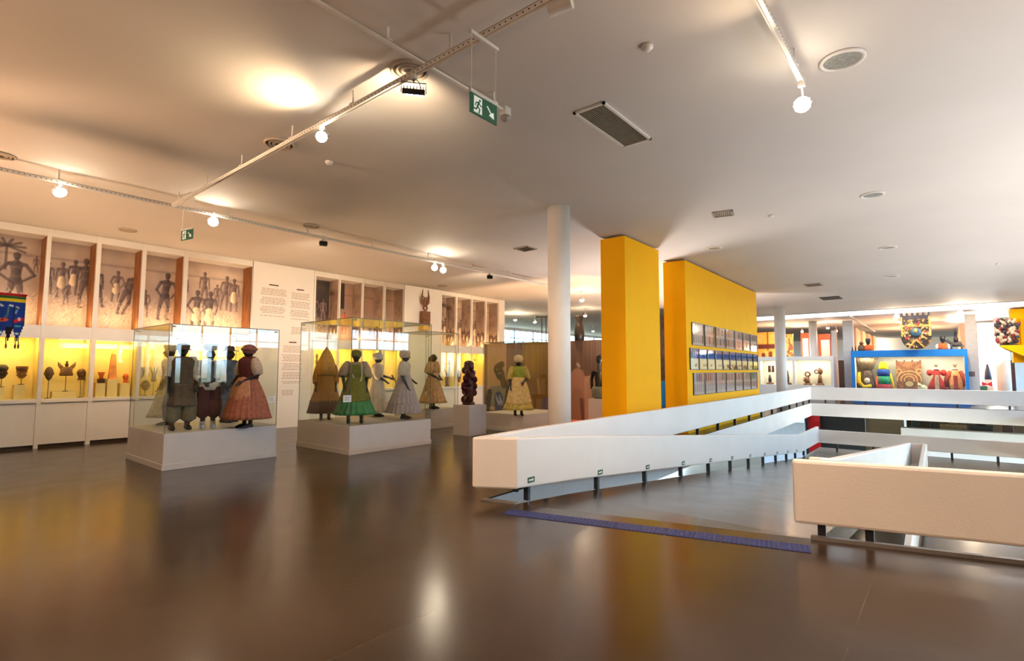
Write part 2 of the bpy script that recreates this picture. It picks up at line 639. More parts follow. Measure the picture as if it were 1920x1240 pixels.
k = 1
for xa, xb, zz0 in ((7, 13, 0.9), (13, 19, 0.9), (19, 26, 3.0), (26, 33, 3.0), (33, 42, 0.9), (42, 51, 0.9), (51, 60, 0.9)):
    facade(k, xa, xb, Y0, zz0, 4.3, 1.5, (2.3, 3.3) if zz0 < 1 else (3.65,)); k += 1
for xa in range(16, 60, 11):
    facade(k, xa, xa + 11, Y1, 3.35, 4.5, 2.2, (3.95,)); k += 1
b = MB().box((X0, Y0 - 0.1, 0), (7, Y0 + 0.1, 4.3)).box((19, Y0 - 0.1, 0.9), (33, Y0 + 0.1, 3.0)).box((7, Y0 - 0.1, 0), (X1, Y0 + 0.1, 0.9)).box((X0, Y0 - 0.1, 4.3), (X1, Y0 + 0.1, CEIL))
struct(b.obj('wall_right', WHITE))
b = MB().box((16, Y1 - 0.1, 0), (X1, Y1 + 0.1, 3.35)).box((16, Y1 - 0.1, 4.5), (X1, Y1 + 0.1, CEIL)).box((X0, Y1 - 0.1, 0), (16, Y1 + 0.1, CEIL))
struct(b.obj('wall_beyond', WHITE))

# unseen boards added to block window reflections in the glass, except in narrow gaps
for i, (xa, xb) in enumerate(((5.0, 9.3), (9.55, 10.35), (10.95, 11.15), (11.70, 19.5))):
    struct(MB().box((xa, -9.1, 0), (xb, -9.0, 2.85)).obj('reflection_blocker_%d' % (i + 1), mat('blocker_brown', hexc(84, 66, 52), 0.7)))

# round columns
def column(k, x, y, r_, label):
    c = MB().lathe([(r_, 0), (r_, CEIL)], (x, y, 0), 40).obj('column_%d' % k, WHITE, smooth=False)
    for p in c.data.polygons:
        p.use_smooth = len(p.vertices) == 4
    struct(c, label)


column(1, 7.90, 5.44, 0.205, 'white round column beside the tall narrow yellow panel')
column(2, 27.3, 6.14, 0.24, 'white round column in front of the far white display wall')
column(3, 36.4, 6.35, 0.22, 'white round column behind the far white display wall')
column(4, 40.2, -2.28, 0.3, 'white round column beside the yellow bracketed block')

# ================================================================== RAMP
def rz(x):            # ramp surface of the first flight
    return -0.09 * (min(x, 21.2) - 5.43)


LAND = rz(99)
YA, YB = 4.2, 1.12
b = MB()
xs = [6.3 + i * 0.5 for i in range(30)] + [21.2, 24.5]
def strip(b, ya, yb, xs, zf, th=0.28):
    vs = []
    for x in xs:
        z = zf(x)
        vs += [(x, ya, z), (x, yb, z), (x, yb, z - th), (x, ya, z - th)]
    n = len(xs)
    fs = [(0, 1, 2, 3), tuple((n - 1) * 4 + k for k in (3, 2, 1, 0))]
    for i in range(n - 1):
        for k in range(4):
            fs.append((i * 4 + k, i * 4 + (k + 1) % 4, i * 4 + 4 + (k + 1) % 4, i * 4 + 4 + k))
    b.add(vs, fs)
nx0, nx1 = near_x(YA), near_x(YB)
b.add([(nx0, YA, 0), (nx1, YB, 0), (6.3, YB, rz(6.3)), (6.3, YA, rz(6.3)), (nx0, YA, -0.28), (nx1, YB, -0.28), (6.3, YB, rz(6.3) - .28), (6.3, YA, rz(6.3) - .28)],
      [(0, 1, 2, 3), (7, 6, 5, 4), (0, 3, 7, 4), (1, 5, 6, 2), (0, 4, 5, 1)])
strip(b, YA, YB, xs, rz)
strip(b, YB, -1.8, [20.9, 24.5], lambda x: LAND)
strip(b, 0.72, -1.8, [2.0, 20.9], lambda x: LAND - 0.09 * (20.9 - x))
struct(b.obj('floor_ramp', FLOOR))


def par_strip(b, pts, lo, hi, th):
    """parapet board along pts [(x,y,z of surface)], thickness th to the left of travel"""
    n = len(pts)
    P = [Vector(p) for p in pts]
    off = []
    for i in range(n):
        d = (P[min(i + 1, n - 1)] - P[max(i - 1, 0)]); d.z = 0; d.normalize()
        off.append(Vector((-d.y, d.x, 0)) * th)
    vs = []
    for p, o in zip(P, off):
        vs += [p + Vector((0, 0, lo)), p + Vector((0, 0, hi)), p + o + Vector((0, 0, hi)), p + o + Vector((0, 0, lo))]
    fs = [(0, 1, 2, 3), tuple((n - 1) * 4 + k for k in (3, 2, 1, 0))]
    for i in range(n - 1):
        for k in range(4):
            fs.append((i * 4 + k, i * 4 + 4 + k, i * 4 + 4 + (k + 1) % 4, i * 4 + (k + 1) % 4))
    b.add(vs, fs)


LO, HI = 0.18, 0.80
TH = 0.11
def post(x, y, z, parent, h=LO + 0.03, w=0.05):
    MB().box((x - w / 2, y - 0.035, z - 0.01), (x + w / 2, y + 0.035, z + h)).obj('post', POSTM, parent, world=True)


# parapet along the hall side of the well
t = thing('well_parapet', 'long white parapet on the level floor edge, running below the yellow panels', 'parapet', (15, edge_y(15), 0))
b = MB(); par_strip(b, [(4.90, 4.60, 0), (6.2, 4.72, 0), (31.1, edge_y(31.1), 0)], LO, HI, TH)
b.obj('board', PARW, t, bevel=0.02, world=True)
for i in range(15):
    x = 6.6 + i * 1.72
    post(x, edge_y(x) + 0.05, 0, t)
# far side of the well
t = thing('well_parapet', 'white parapet at the far end of the ramp well, in front of the blue case', 'parapet', (31.1, 1.4, 0))
b = MB(); par_strip(b, [(31.1, edge_y(31.1) + 0.1, 0), (31.1, -6.0, 0)], LO - 0.02, HI, TH)
b.obj('board', PARW, t, bevel=0.02, world=True)
for i in range(5):
    post(31.16, 5.0 - i * 1.72, 0, t)
# first flight, outer parapet, turning along the landing
t = thing('ramp_parapet', 'white sloping parapet with green arrow signs, along the descending ramp', 'parapet', (12, YA, rz(12)))
b = MB()
par_strip(b, [(5.18, YA, 0.0), (6.5, YA, rz(6.5))] + [(x, YA, rz(x)) for x in range(8, 22, 2)] + [(21.2, YA, LAND), (24.45, YA, LAND + 0.02)], LO, HI, TH)
b.obj('board', PARW, t, bevel=0.02, world=True)
PX = [5.43, 7.16, 8.80, 10.41, 11.97, 13.47, 14.97, 16.37, 17.77, 19.12, 20.39, 21.74]
for x in PX:
    post(x, YA + 0.05, rz(x), t)
# blunt end joining the two boards
t = thing('parapet_end', 'blunt white end piece closing the two parapets at the ramp head', 'parapet', (5.0, 4.45, 0))
MB().prism([(5.17, 4.19), (5.30, 4.24), (5.03, 4.72), (4.87, 4.66)], LO - 0.005, HI + 0.005).obj('board', PARW, t, bevel=0.025, world=True)
p = at_z(957, 921); post(p.x + 0.05, p.y - 0.05, 0, t)
# landing parapet
t = thing('ramp_parapet', 'white parapet closing the far end of the lower landing', 'parapet', (24.5, 1.3, LAND))
b = MB(); par_strip(b, [(24.45, YA + 0.1, LAND), (24.45, -1.85, LAND)], LO, HI - 0.1, TH)
b.obj('board', PARW, t, bevel=0.02, world=True)
for y in (3.6, 2.4, 1.3, 0.1, -1.1):
    post(24.5, y, LAND, t)
b = MB(); par_strip(b, [(24.5, -1.85, LAND), (20.9, -1.85, LAND), (8.0, -1.85, LAND - 0.09 * 12.9)], LO, HI - 0.1, TH)
b.obj('board', PARW, t, bevel=0.02, world=True)
# near parapet beside the camera side, and the inner pair
t = thing('well_parapet', 'nearest white parapet, warm lit, at the head of the ramp', 'parapet', (6.1, 0, 0))
b = MB(); par_strip(b, [(near_x(1.24) - 0.12, 1.24, 0), (near_x(-2.9) - 0.12, -2.9, 0)], 0.165, 0.775, 0.115)
b.obj('board', PARW, t, bevel=0.03, world=True)
for px, py in ((1541, 1012), (1631, 1023)):
    p = at_z(px, py); post(p.x + 0.03, p.y, 0.0, t, h=0.19, w=0.04)
for y in (-1.2, -2.4):
    post(near_x(y) - 0.05, y, 0, t, h=0.19)
b = MB()
b.prism([(near_x(1.13) - 0.03, 1.13), (near_x(1.13) + 0.03, 1.13), (near_x(-2.9) + 0.03, -2.9), (near_x(-2.9) - 0.03, -2.9)], 0.0, 0.035)
tag(b.obj('edge_strip', STEEL), 'grey metal strip on the floor edge under the nearest parapet', 'floor strip')
b = MB()
b.prism([(near_x(4.68) - 0.02, 4.66), (near_x(4.21) - 0.02, 4.21), (near_x(4.21) + 0.05, 4.21), (near_x(4.68) + 0.05, 4.66)], 0.0, 0.02)
tag(b.obj('edge_strip', STEEL), 'short dark metal strip on the floor edge below the blunt parapet end', 'floor strip')
t = thing('ramp_parapet', 'white U-shaped inner parapet between the two ramp flights', 'parapet', (12, 0.9, rz(12)))
b = MB()
par_strip(b, [(5.98, 1.02, 0.0), (7, 1.02, rz(7))] + [(x, 1.02, rz(x)) for x in range(9, 20, 2)] + [(20.05, 1.02, rz(20.05))], LO, HI, TH)
b.obj('board', PARW, t, bevel=0.02, world=True)
b = MB(); par_strip(b, [(20.05, 1.12, rz(20.05)), (20.05, 0.66, rz(20.05))], LO, HI, TH)
b.obj('board', PARW, t, bevel=0.02, world=True)
b = MB()
zz = lambda x: rz(20.05) - 0.09 * (20.05 - x)
par_strip(b, [(x, 0.64, zz(x)) for x in (5, 10, 15, 20.1)], LO, HI, TH)
b.obj('board', PARW, t, bevel=0.02, world=True)
for x in (8.5, 11, 13.5, 16, 18.5):
    post(x, 1.07, rz(x), t)

# little green arrow signs near each post
GREEN = mat('sign_green', hexc(6, 78, 50), 0.4, var=0.03)
SWHITE = mat('sign_white', (0.85, 0.85, 0.82), 0.5, var=0.02)
for i, x in enumerate(PX[:11]):
    t = thing('arrow_sign', 'small green arrow sign on the sloping ramp parapet, %s from the ramp head' % order(i), 'sign', (x + 0.02, YA - 0.003, rz(x) + LO + 0.07), 0, 'green arrow signs along the ramp parapet')
    pl_ = MB().box((-0.07, -0.004, -0.035), (0.07, 0.003, 0.035)).obj('plate', GREEN, t)
    MB().slab([(-0.052, -0.009), (0.02, -0.009), (0.02, -0.022), (0.05, 0), (0.02, 0.022), (0.02, 0.009), (-0.052, 0.009)], -0.006, -0.0041).obj('arrow', SWHITE, pl_)
# tactile strip on the floor
a0, a1 = Vector((4.80, 4.06, 0)), Vector((5.62, 1.07, 0))
d = (a1 - a0); L = d.length; ang = math.atan2(d.y, d.x)
t = thing('tactile_strip', 'dark blue tactile paving strip on the floor across the ramp head', 'tactile paving', a0, ang)
NT = 12
for i in range(NT):
    b = MB().box((i * L / NT + 0.003, -0.11, 0), ((i + 1) * L / NT - 0.003, 0.11, 0.006))
    for u in range(6):
        for v in range(5):
            b.lathe([(0.014, 0), (0.009, 0.005)], (i * L / NT + 0.022 + u * 0.042, -0.088 + v * 0.044, 0.006), 8)
    b.obj('tile', TACT, t)

# ================================================================== LOWER STOREY seen through the well
def lower_panel(name, label, cat, px0, px1, X, z0, z1, col, rough=0.6):
    ya, yb = at_x(px0, 800, X).y, at_x(px1, 800, X).y
    o = MB().box((X, yb, z0), (X + 0.15, ya, z1)).obj(name, mat(name + str(px0), col, rough))
    return tag(o, label, cat)


LF = -4.6
lower_panel('partition_panel', 'bright red partition on the lower floor, below the far slab corner', 'partition', 1515, 1537, 35.0, LF, SLAB - 0.02, hexc(205, 10, 12))
lower_panel('partition_panel', 'long black partition on the lower floor beside the red one', 'partition', 1537, 1622, 35.2, LF, SLAB - 0.02, (0.01, 0.01, 0.011))
lower_panel('partition_panel', 'black sliver of partition on the lower floor left of the red one', 'partition', 1509, 1515, 34.8, LF, SLAB - 0.02, (0.012, 0.012, 0.02))
lower_panel('partition_panel', 'khaki partition on the lower floor beside the black one', 'partition', 1623, 1695, 35.4, LF, SLAB - 0.02, hexc(120, 102, 74))
lower_panel('partition_panel', 'pale blue-white partition on the lower floor under the slab corner', 'partition', 1430, 1509, 33.5, LF, -1.3, hexc(190, 200, 215))
lower_panel('partition_panel', 'dark back panel behind the objects on the lower floor', 'partition', 1700, 1960, 38.0, LF, SLAB - 0.02, hexc(70, 58, 40))
t = thing('counter', 'long white counter on the lower floor, below the far slab', 'counter', (34, -1.3, LF))
ya, yb = at_x(1689, 810, 33.5).y, -6.0
MB().box((33.5, yb, LF), (34.2, ya, at_x(1700, 803, 33.5).z)).obj('body', PARW, t, world=True, bevel=0.02)
for i, (pa, pb, py, c, lab) in enumerate(((1709, 1724, 791, hexc(10, 30, 14), 'dark green object behind the white lower counter'),
                                          (1744, 1752, 791, hexc(14, 12, 10), 'narrow black object behind the white lower counter'),
                                          (1762, 1812, 795, hexc(120, 98, 62), 'pale carved bench behind the white lower counter'),
                                          (1817, 1862, 797, hexc(12, 11, 10), 'long black object behind the white lower counter'),
                                          (1880, 1900, 798, hexc(60, 30, 24), 'small brown object behind the white lower counter'))):
    a, c2 = at_x(pa, py, 35.2), at_x(pb, py, 35.2)
    o = MB().box((35.2, c2.y, LF), (35.5, a.y, a.z)).lathe([(0.16, 0), (0.2, 0.06), (0.1, 0.14)], (35.35, (a.y + c2.y) / 2, a.z), 10).obj('exhibit', mat('exhibit%d' % i, c, 0.5, var=0.3), bevel=0.01)
    tag(o, lab, 'exhibit')
light('lower_lamp', 'POINT', (31, 3.5, -2.2), 14, TUNG, shadow_soft_size=0.2)
light('lower_lamp', 'POINT', (36.5, -2.0, -1.5), 14, TUNG, shadow_soft_size=0.2)

# ================================================================== NICHE WALL
SEPIA_L, SEPIA_M, SEPIA_D = (0.80, 0.72, 0.66), (0.56, 0.49, 0.47), (0.27, 0.23, 0.25)


def mural_fn(figs, w, h, seed, dark_top=0.12, veg=0.45, base=SEPIA_L, dark=None, palms=()):
    def fn(X, Z):
        g = grain(X + seed, Z, 3.1, 2.6, seed)
        A = np.ones(X.shape + (3,)) * np.array(base)
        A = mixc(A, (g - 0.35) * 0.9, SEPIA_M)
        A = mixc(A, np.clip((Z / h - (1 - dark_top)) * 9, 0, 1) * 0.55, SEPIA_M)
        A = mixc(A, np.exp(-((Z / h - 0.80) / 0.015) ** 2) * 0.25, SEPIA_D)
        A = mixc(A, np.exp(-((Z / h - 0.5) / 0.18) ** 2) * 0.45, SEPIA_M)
        if dark:
            for (u0, u1, v0, v1) in dark:
                mk = (np.clip((X / w + 0.5 - u0) * 60, 0, 1) * np.clip((u1 - X / w - 0.5) * 60, 0, 1) * np.clip((Z / h - v0) * 60, 0, 1) * np.clip((v1 - Z / h) * 60, 0, 1))
                A = mixc(A, mk * (0.75 + 0.25 * g), (0.17, 0.13, 0.12))
        for (x, z, hh) in palms:
            A = mixc(A, np.clip(0.5 - cap(X, Z, (x, z), (x, z + hh), 0.02) / 0.02, 0, 1) * 0.7, SEPIA_D)
            for a in np.linspace(-0.3, PI + 0.3, 8):
                A = mixc(A, np.clip(0.5 - cap(X, Z, (x, z + hh), (x + 0.3 * math.cos(a), z + hh + 0.2 * math.sin(a) - 0.05), 0.022) / 0.03, 0, 1) * 0.7, SEPIA_D)
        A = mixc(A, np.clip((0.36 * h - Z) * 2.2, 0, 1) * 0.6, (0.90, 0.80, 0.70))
        for F in figs:
            A = fig(A, X, Z, *F)
        r_ = np.random.default_rng(seed)
        for _ in range(int(170 * w)):
            x, z = r_.uniform(-w / 2, w / 2), r_.uniform(-0.05, veg * h * 0.75)
            a, L_ = r_.uniform(0.3, 2.8), r_.uniform(0.1, 0.32)
            d_ = cap(X, Z, (x, z), (x + L_ * math.cos(a), z + L_ * math.sin(a)), 0.004)
            A = mixc(A, np.clip(0.5 - d_ / 0.012, 0, 1) * 0.6, (0.95, 0.88, 0.78) if r_.random() < 0.74 else SEPIA_M)
        return A
    return fn


DK = (0.30, 0.25, 0.26)
DM = (0.40, 0.33, 0.32)
LT = (0.93, 0.82, 0.68)


def cheek_fn(seed):
    def fn(X, Z):
        g = grain(X + seed, Z, 5, 4, seed)
        A = np.ones(X.shape + (3,)) * np.array((0.66, 0.57, 0.51))
        A = mixc(A, (g - 0.35) * 1.1, (0.42, 0.34, 0.30))
        A = mixc(A, np.clip((0.62 - Z) * 6, 0, 1) * 0.6, (0.86, 0.74, 0.62))
        r_ = np.random.default_rng(seed)
        for k in range(5):
            A = fig(A, X, Z, -0.2 + 0.1 * k + r_.uniform(-0.02, 0.02), 0.05 + r_.uniform(0, 0.15), r_.uniform(0.42, 0.62), (0.28, 0.21, 0.2), 0, (0.9, 0.8, 0.68) if k % 2 else None, 0.1)
        if seed % 3 == 0:
            A = mixc(A, np.clip(0.5 - cap(X, Z, (-0.12, 0.7), (-0.12, 1.5), 0.02) / 0.02, 0, 1) * 0.7, (0.35, 0.24, 0.2))
            for a in np.linspace(-0.4, PI + 0.4, 8):
                A = mixc(A, np.clip(0.5 - cap(X, Z, (-0.12, 1.5), (-0.12 + 0.2 * math.cos(a), 1.5 + 0.15 * math.sin(a)), 0.02) / 0.02, 0, 1) * 0.7, (0.35, 0.24, 0.2))
        return A
    return fn


PREV = {}


def bay(x0, x1, label, mural, kind='open', glow=1.0, seed=0, side=None):
    """one bay of the niche wall; x0..x1 clear opening, white post on its left side"""
    Y = NW
    w = x1 - x0
    t = thing('vitrine_bay', label, 'display cabinet', ((x0 + x1) / 2, Y, 0))
    xl = PREV.get('x', -9) if x0 - PREV.get('x', -9) < 0.12 else x0 - 0.06
    PREV['x'] = x1
    MB().box((x0, Y + 0.03, 0.075), (x1, Y + 0.09, 0.945)).obj('front_panel', WHITE2, t, world=True)
    MB().box((x0, Y - 0.0, 2.30), (x1, Y + 0.06, 2.575)).obj('lintel', WHITE2, t, world=True)
    MB().box((x0, Y - 0.0, 4.49), (x1, Y + 0.06, CEIL - 0.004)).obj('fascia', WHITE2, t, world=True)
    MB().box((x0, Y + 0.06, 4.49), (x1, Y + 0.56, 4.52)).obj('niche_ceiling', WHITE2, t, world=True)
    MB().box((xl, Y - 0.015, 0.0), (x0, Y + 0.56, CEIL - 0.004)).obj('post', WHITE2, t, world=True)
    MB().box((xl, Y + 0.10, 0.0), (x1, Y + 0.12, 0.075)).obj('kickboard', mat('kick_dark', (0.10, 0.08, 0.06), 0.6), t, world=True)
    MB().box((x0, Y - 0.02, 0.945), (x1, Y + 0.56, 1.018)).obj('shelf', WHITE2, t, world=True, bevel=0.004)
    b = MB()
    b.box((x0, Y + 0.54, 1.018), (x1, Y + 0.56, 2.36))
    b.box((x0, Y + 0.06, 1.018), (x0 + 0.008, Y + 0.54, 2.36))
    b.box((x1 - 0.008, Y + 0.06, 1.018), (x1, Y + 0.54, 2.36))
    b.box((x0, Y + 0.06, 2.36), (x1, Y + 0.54, 2.38))
    b.obj('lining', VINT, t, world=True)
    MB().box((x0, Y + 0.03, 1.018), (x1, Y + 0.036, 2.30)).obj('glass_pane', GLASS, t, world=True)
    for xa in ((x0, x1 - 0.006) if side is None else (x0,)):
        MB().box((xa, Y + 0.06, 2.56), (xa + 0.006, Y + 0.55, 4.49)).obj('niche_cheek', side or NICHE, t, world=True)
    if side is not None:
        c_ = painted('niche_cheek', 0.49, 1.93, 34, 110, cheek_fn(seed or int(x0 * 10)), PAINT, t)
        c_.location = ((x1 - x0) / 2 - 0.003, 0.305, 2.562); c_.rotation_euler = (0, 0, R(-90))
        MB().box((x1 - 0.002, Y + 0.06, 2.56), (x1, Y + 0.55, 4.49)).obj('cheek_backing', WHITE2, t, world=True)
    MB().box((x0, Y + 0.06, 2.54), (x1, Y + 0.55, 2.562)).obj('niche_floor', WHITE2, t, world=True)
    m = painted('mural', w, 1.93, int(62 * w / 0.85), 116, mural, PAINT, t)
    m.location = (0, 0.548, 2.562)
    # the bay's own lamps: one strip in the head of the vitrine, one behind the lintel
    light('vitrine_tube', 'AREA', ((x0 + x1) / 2, Y + 0.2, 2.345), 8.5 * glow * w / 0.85, (1.0, 0.60, 0.13), t, aim=((x0 + x1) / 2, Y + 0.34, 1.0), shape='RECTANGLE', size=w * 0.9, size_y=0.05)
    light('niche_tube', 'AREA', ((x0 + x1) / 2, Y + 0.16, 2.59), 5.0 * glow * w / 0.85, (1.0, 0.64, 0.32), t, aim=((x0 + x1) / 2, Y + 0.40, 4.4), shape='RECTANGLE', size=w * 0.9, size_y=0.05)
    return t


SIDE2 = mat('niche_side_pale', hexc(176, 146, 124), 0.6, var=0.3, scale=7, stretch=(1, 1, 0.3))
bay(1.32, 2.19, 'nearest wall vitrine bay, with mural of a tree and one large figure', mural_fn([(0.05, 0.35, 1.25, DK, 0, None, 0.9), (0.36, 1.2, 0.35, DM, 0, None, 0)], 0.87, 1.93, 3, palms=((-0.12, 1.2, 0.5),)))
bay(2.26, 3.045, 'wall vitrine bay with mural of three standing figures in grass', mural_fn([(-0.33, 0.75, 0.72, DM, 0, None, 0), (-0.10, 0.70, 0.80, DM, 0.02, LT, 0), (0.10, 0.78, 0.80, DK, 0.04, LT, 0.2), (0.0, 0.55, 0.42, DM, 0.0, None, 0.5), (0.33, 0.5, 1.15, DK, 0, None, 0)], 0.79, 1.93, 5))
bay(3.125, 3.92, 'wall vitrine bay with mural of a striding figure carrying a pole', mural_fn([(-0.30, 0.55, 0.95, DK, -0.05, None, 0), (0.03, 0.7, 0.75, DM, 0.05, LT, 0.4), (0.17, 0.42, 1.08, DK, 0.22, None, 0.3)], 0.80, 1.93, 8))
bay(4.00, 4.81, 'wall vitrine bay with mural of a large and a small walking figure', mural_fn([(0.15, 0.35, 1.2, DK, 0.06, None, 0.5), (-0.24, 0.38, 0.68, DM, 0.0, None, 0.2), (-0.35, 0.6, 0.5, DM, 0, None, 0)], 0.81, 1.93, 11))
bay(4.90, 6.50, 'double-width wall vitrine bay with mural of a group of figures in white shorts', mural_fn([(-0.72, 0.7, 0.9, DK, 0, None, 0), (-0.2, 0.85, 0.85, DM, 0, None, 0), (0.30, 0.72, 0.95, DM, 0.06, None, 0.2), (0.56, 0.7, 0.92, DM, 0, LT, 0), (0.12, 0.8, 0.6, DM, 0, None, 0), (-0.38, 0.05, 1.15, DK, 0.02, LT, 0.6), (-0.06, 0.05, 1.15, DK, 0.02, LT, 0.2)], 1.60, 1.93, 14))
bay(8.40, 9.19, 'wall vitrine bay with dark mural next to the text wall', mural_fn([(-0.1, 0.6, 0.8, (0.42, 0.36, 0.36), 0, None, 0.6), (0.2, 0.6, 0.75, (0.45, 0.38, 0.38), 0, None, 0)], 0.79, 1.93, 21, dark=((0, 1, 0.0, 1.0),)), side=SIDE2)
bay(9.24, 10.05, 'wall vitrine bay with mural of a crouching dark figure by a fire', mural_fn([(-0.2, 0.1, 0.85, (0.12, 0.11, 0.12), 0.05, (0.3, 0.42, 0.42), 0.3), (0.1, 0.25, 0.75, (0.75, 0.36, 0.20), 0, None, 0)], 0.81, 1.93, 24, dark=((0, 0.62, 0.55, 1.0),), base=(0.68, 0.52, 0.44)), side=SIDE2)
bay(10.10, 10.90, 'wall vitrine bay with mural of a dark doorway and small figures', mural_fn([(-0.12, 0.05, 0.7, (0.14, 0.12, 0.12), 0, LT, 0.3), (0.25, 0.1, 0.6, DK, 0, None, 0)], 0.80, 1.93, 27, dark=((0.08, 0.5, 0.5, 0.78), (0.08, 0.5, 0.02, 0.35)), base=(0.72, 0.58, 0.50)), side=SIDE2)
bay(10.97, 11.75, 'empty yellow-lit wall vitrine bay with mural of a barred window', mural_fn([(-0.2, 0.1, 0.6, (0.14, 0.12, 0.12), 0, None, 0.3), (0.0, 0.05, 0.55, (0.16, 0.13, 0.12), 0, None, 0), (0.22, 0.05, 0.5, DK, 0, LT, 0)], 0.78, 1.93, 30, dark=((0.0, 0.55, 0.52, 0.92), (0.0, 0.5, 0.05, 0.3)), base=(0.70, 0.57, 0.49)), side=SIDE2)
CR = [(-0.28, 0.2, 0.95, DK, 0, LT, 0.1), (-0.05, 0.3, 0.95, DM, 0, LT, 0.1), (0.15, 0.15, 0.9, DK, 0, LT, 0.1), (0.33, 0.3, 0.85, DM, 0, LT, 0)]
bay(13.55, 14.30, 'wall vitrine bay with mural of a crowd under a palm, beside the horned wall sculpture', mural_fn(CR, 0.75, 1.93, 33, palms=((0.2, 1.2, 0.42),), dark=((0, 0.3, 0.35, 0.95),)), side=SIDE2)
bay(14.37, 15.165, 'wall vitrine bay with mural of a palm tree over a crowd in white', mural_fn(CR, 0.8, 1.93, 36, palms=((-0.1, 0.9, 0.65),), dark=((0.0, 0.2, 0.5, 0.75),)), side=SIDE2)
bay(15.23, 16.01, 'wall vitrine bay with mural of robed walkers, next to the last bay', mural_fn(CR, 0.78, 1.93, 39, dark=((0, 0.22, 0.5, 0.95),)), side=SIDE2)
bay(16.06, 16.82, 'last wall vitrine bay at the far end, mural with one small seated figure', mural_fn([(0.15, 0.2, 0.5, DK, 0, None, 0)], 0.76, 1.93, 42, dark=((0, 0.2, 0.25, 0.95),)), side=SIDE2)

TEXTM = mat('text_grey', hexc(150, 118, 98), 0.6)
HEADM = mat('heading_brown', hexc(92, 66, 52), 0.6)


def text_wall(x0, x1, label, cols, z0=0.0):
    t = thing('text_panel', label, 'wall panel', ((x0 + x1) / 2, NW, 0))
    MB().box((x0, NW - 0.03, z0), (x1, NW + 0.1, CEIL - 0.004)).obj('panel', WHITE, t, world=True)
    r_ = random.Random(5)
    for (xa, wd, za, zb, head) in cols:
        b = MB()
        if head:
            MB().box((xa + wd * 0.32, NW - 0.033, za), (xa + wd * 0.68, NW - 0.0301, za + 0.035)).obj('heading', HEADM, t, world=True)
        z = za - 0.10
        k = 0
        while z > zb:
            k += 1
            if k % 6 == 0:
                z -= 0.045
                continue
            e = r_.uniform(0.0, 0.25) * wd
            x = xa + e * 0.4
            while x < xa + wd - e * 0.6:
                L_ = r_.uniform(0.04, 0.12)
                b.box((x, NW - 0.033, z), (min(x + L_, xa + wd), NW - 0.0301, z + 0.012))
                x += L_ + 0.02
            z -= 0.042
        b.obj('text_block', TEXTM, t, world=True)


text_wall(6.52, 8.32, 'white wall panel with columns of small text between the two runs of niches', ((6.72, 0.75, 4.02, 3.12, True), (7.58, 0.62, 3.98, 3.1, True), (7.62, 0.5, 2.96, 2.62, False), (7.40, 0.62, 2.42, 1.25, True), (7.42, 0.35, 1.15, 0.9, False)))
text_wall(11.77, 13.47, 'blank white wall panel behind the horned wooden sculpture', ())
b = MB().box((16.83, NW - 0.02, 0), (17.05, NW + 0.3, CEIL - 0.004)); struct(b.obj('trim_2', WHITE))
b = MB().box((X0, NW - 0.02, 0), (1.24, NW + 0.3, CEIL - 0.004)); struct(b.obj('wall_near', WHITE))

# ------------------------------------------------------------------ objects inside the vitrines
SH = 1.018
VY = NW + 0.30


def box_pedestal(pxa, pxb, pytop, label, y=VY):
    a, c = at_y(pxa, pytop, y - 0.12), at_y(pxb, pytop, y - 0.12)
    o = MB().box((a.x, y - 0.12, SH), (c.x, y + 0.12, max(a.z, SH + 0.03))).obj('pedestal', VINT, bevel=0.003)
    tag(o, label, 'pedestal')
    return max(a.z, SH + 0.03)


def face(b, c, rx, ry, rz_, jaw=0.8):
    """carved face: tapered ovoid with brow, nose, eyes, lips and ears; front is -Y"""
    k = len(b.v)
    b.ball((0, 0, 0), (rx, ry, rz_), 20, 14)
    for i in range(k, len(b.v)):
        x, y, z = b.v[i]
        f_ = 1 - (1 - jaw) * max(0, -z / rz_)
        b.v[i] = (x * f_ + c[0], y * f_ + c[1], z + c[2])
    b.tube([(c[0], c[1] - ry * 0.95, c[2] + rz_ * 0.25), (c[0], c[1] - ry * 1.2, c[2] - rz_ * 0.15)], [rx * 0.1, rx * 0.2], 8)
    for s_ in (-1, 1):
        b.ball((c[0] + s_ * rx * 0.42, c[1] - ry * 0.85, c[2] + rz_ * 0.1), (rx * 0.2, ry * 0.15, rz_ * 0.09), 10, 6)
        b.tube([(c[0] + s_ * rx * 0.15, c[1] - ry * 0.98, c[2] + rz_ * 0.28), (c[0] + s_ * rx * 0.7, c[1] - ry * 0.75, c[2] + rz_ * 0.25)], rx * 0.09, 6)
        b.ball((c[0] + s_ * rx * 0.98, c[1], c[2]), (rx * 0.12, ry * 0.2, rz_ * 0.2), 8, 6)
    b.ball((c[0], c[1] - ry * 0.82, c[2] - rz_ * 0.45), (rx * 0.35, ry * 0.2, rz_ * 0.09), 10, 6)


def rod_and_foot(t, z0, z1, foot=0.05):
    MB().tube([(0, 0, z0), (0, 0, z1)], 0.006, 6).lathe([(foot, z0), (foot, z0 + 0.012)], (0, 0, 0), 14).obj('stand', BLACK, t)


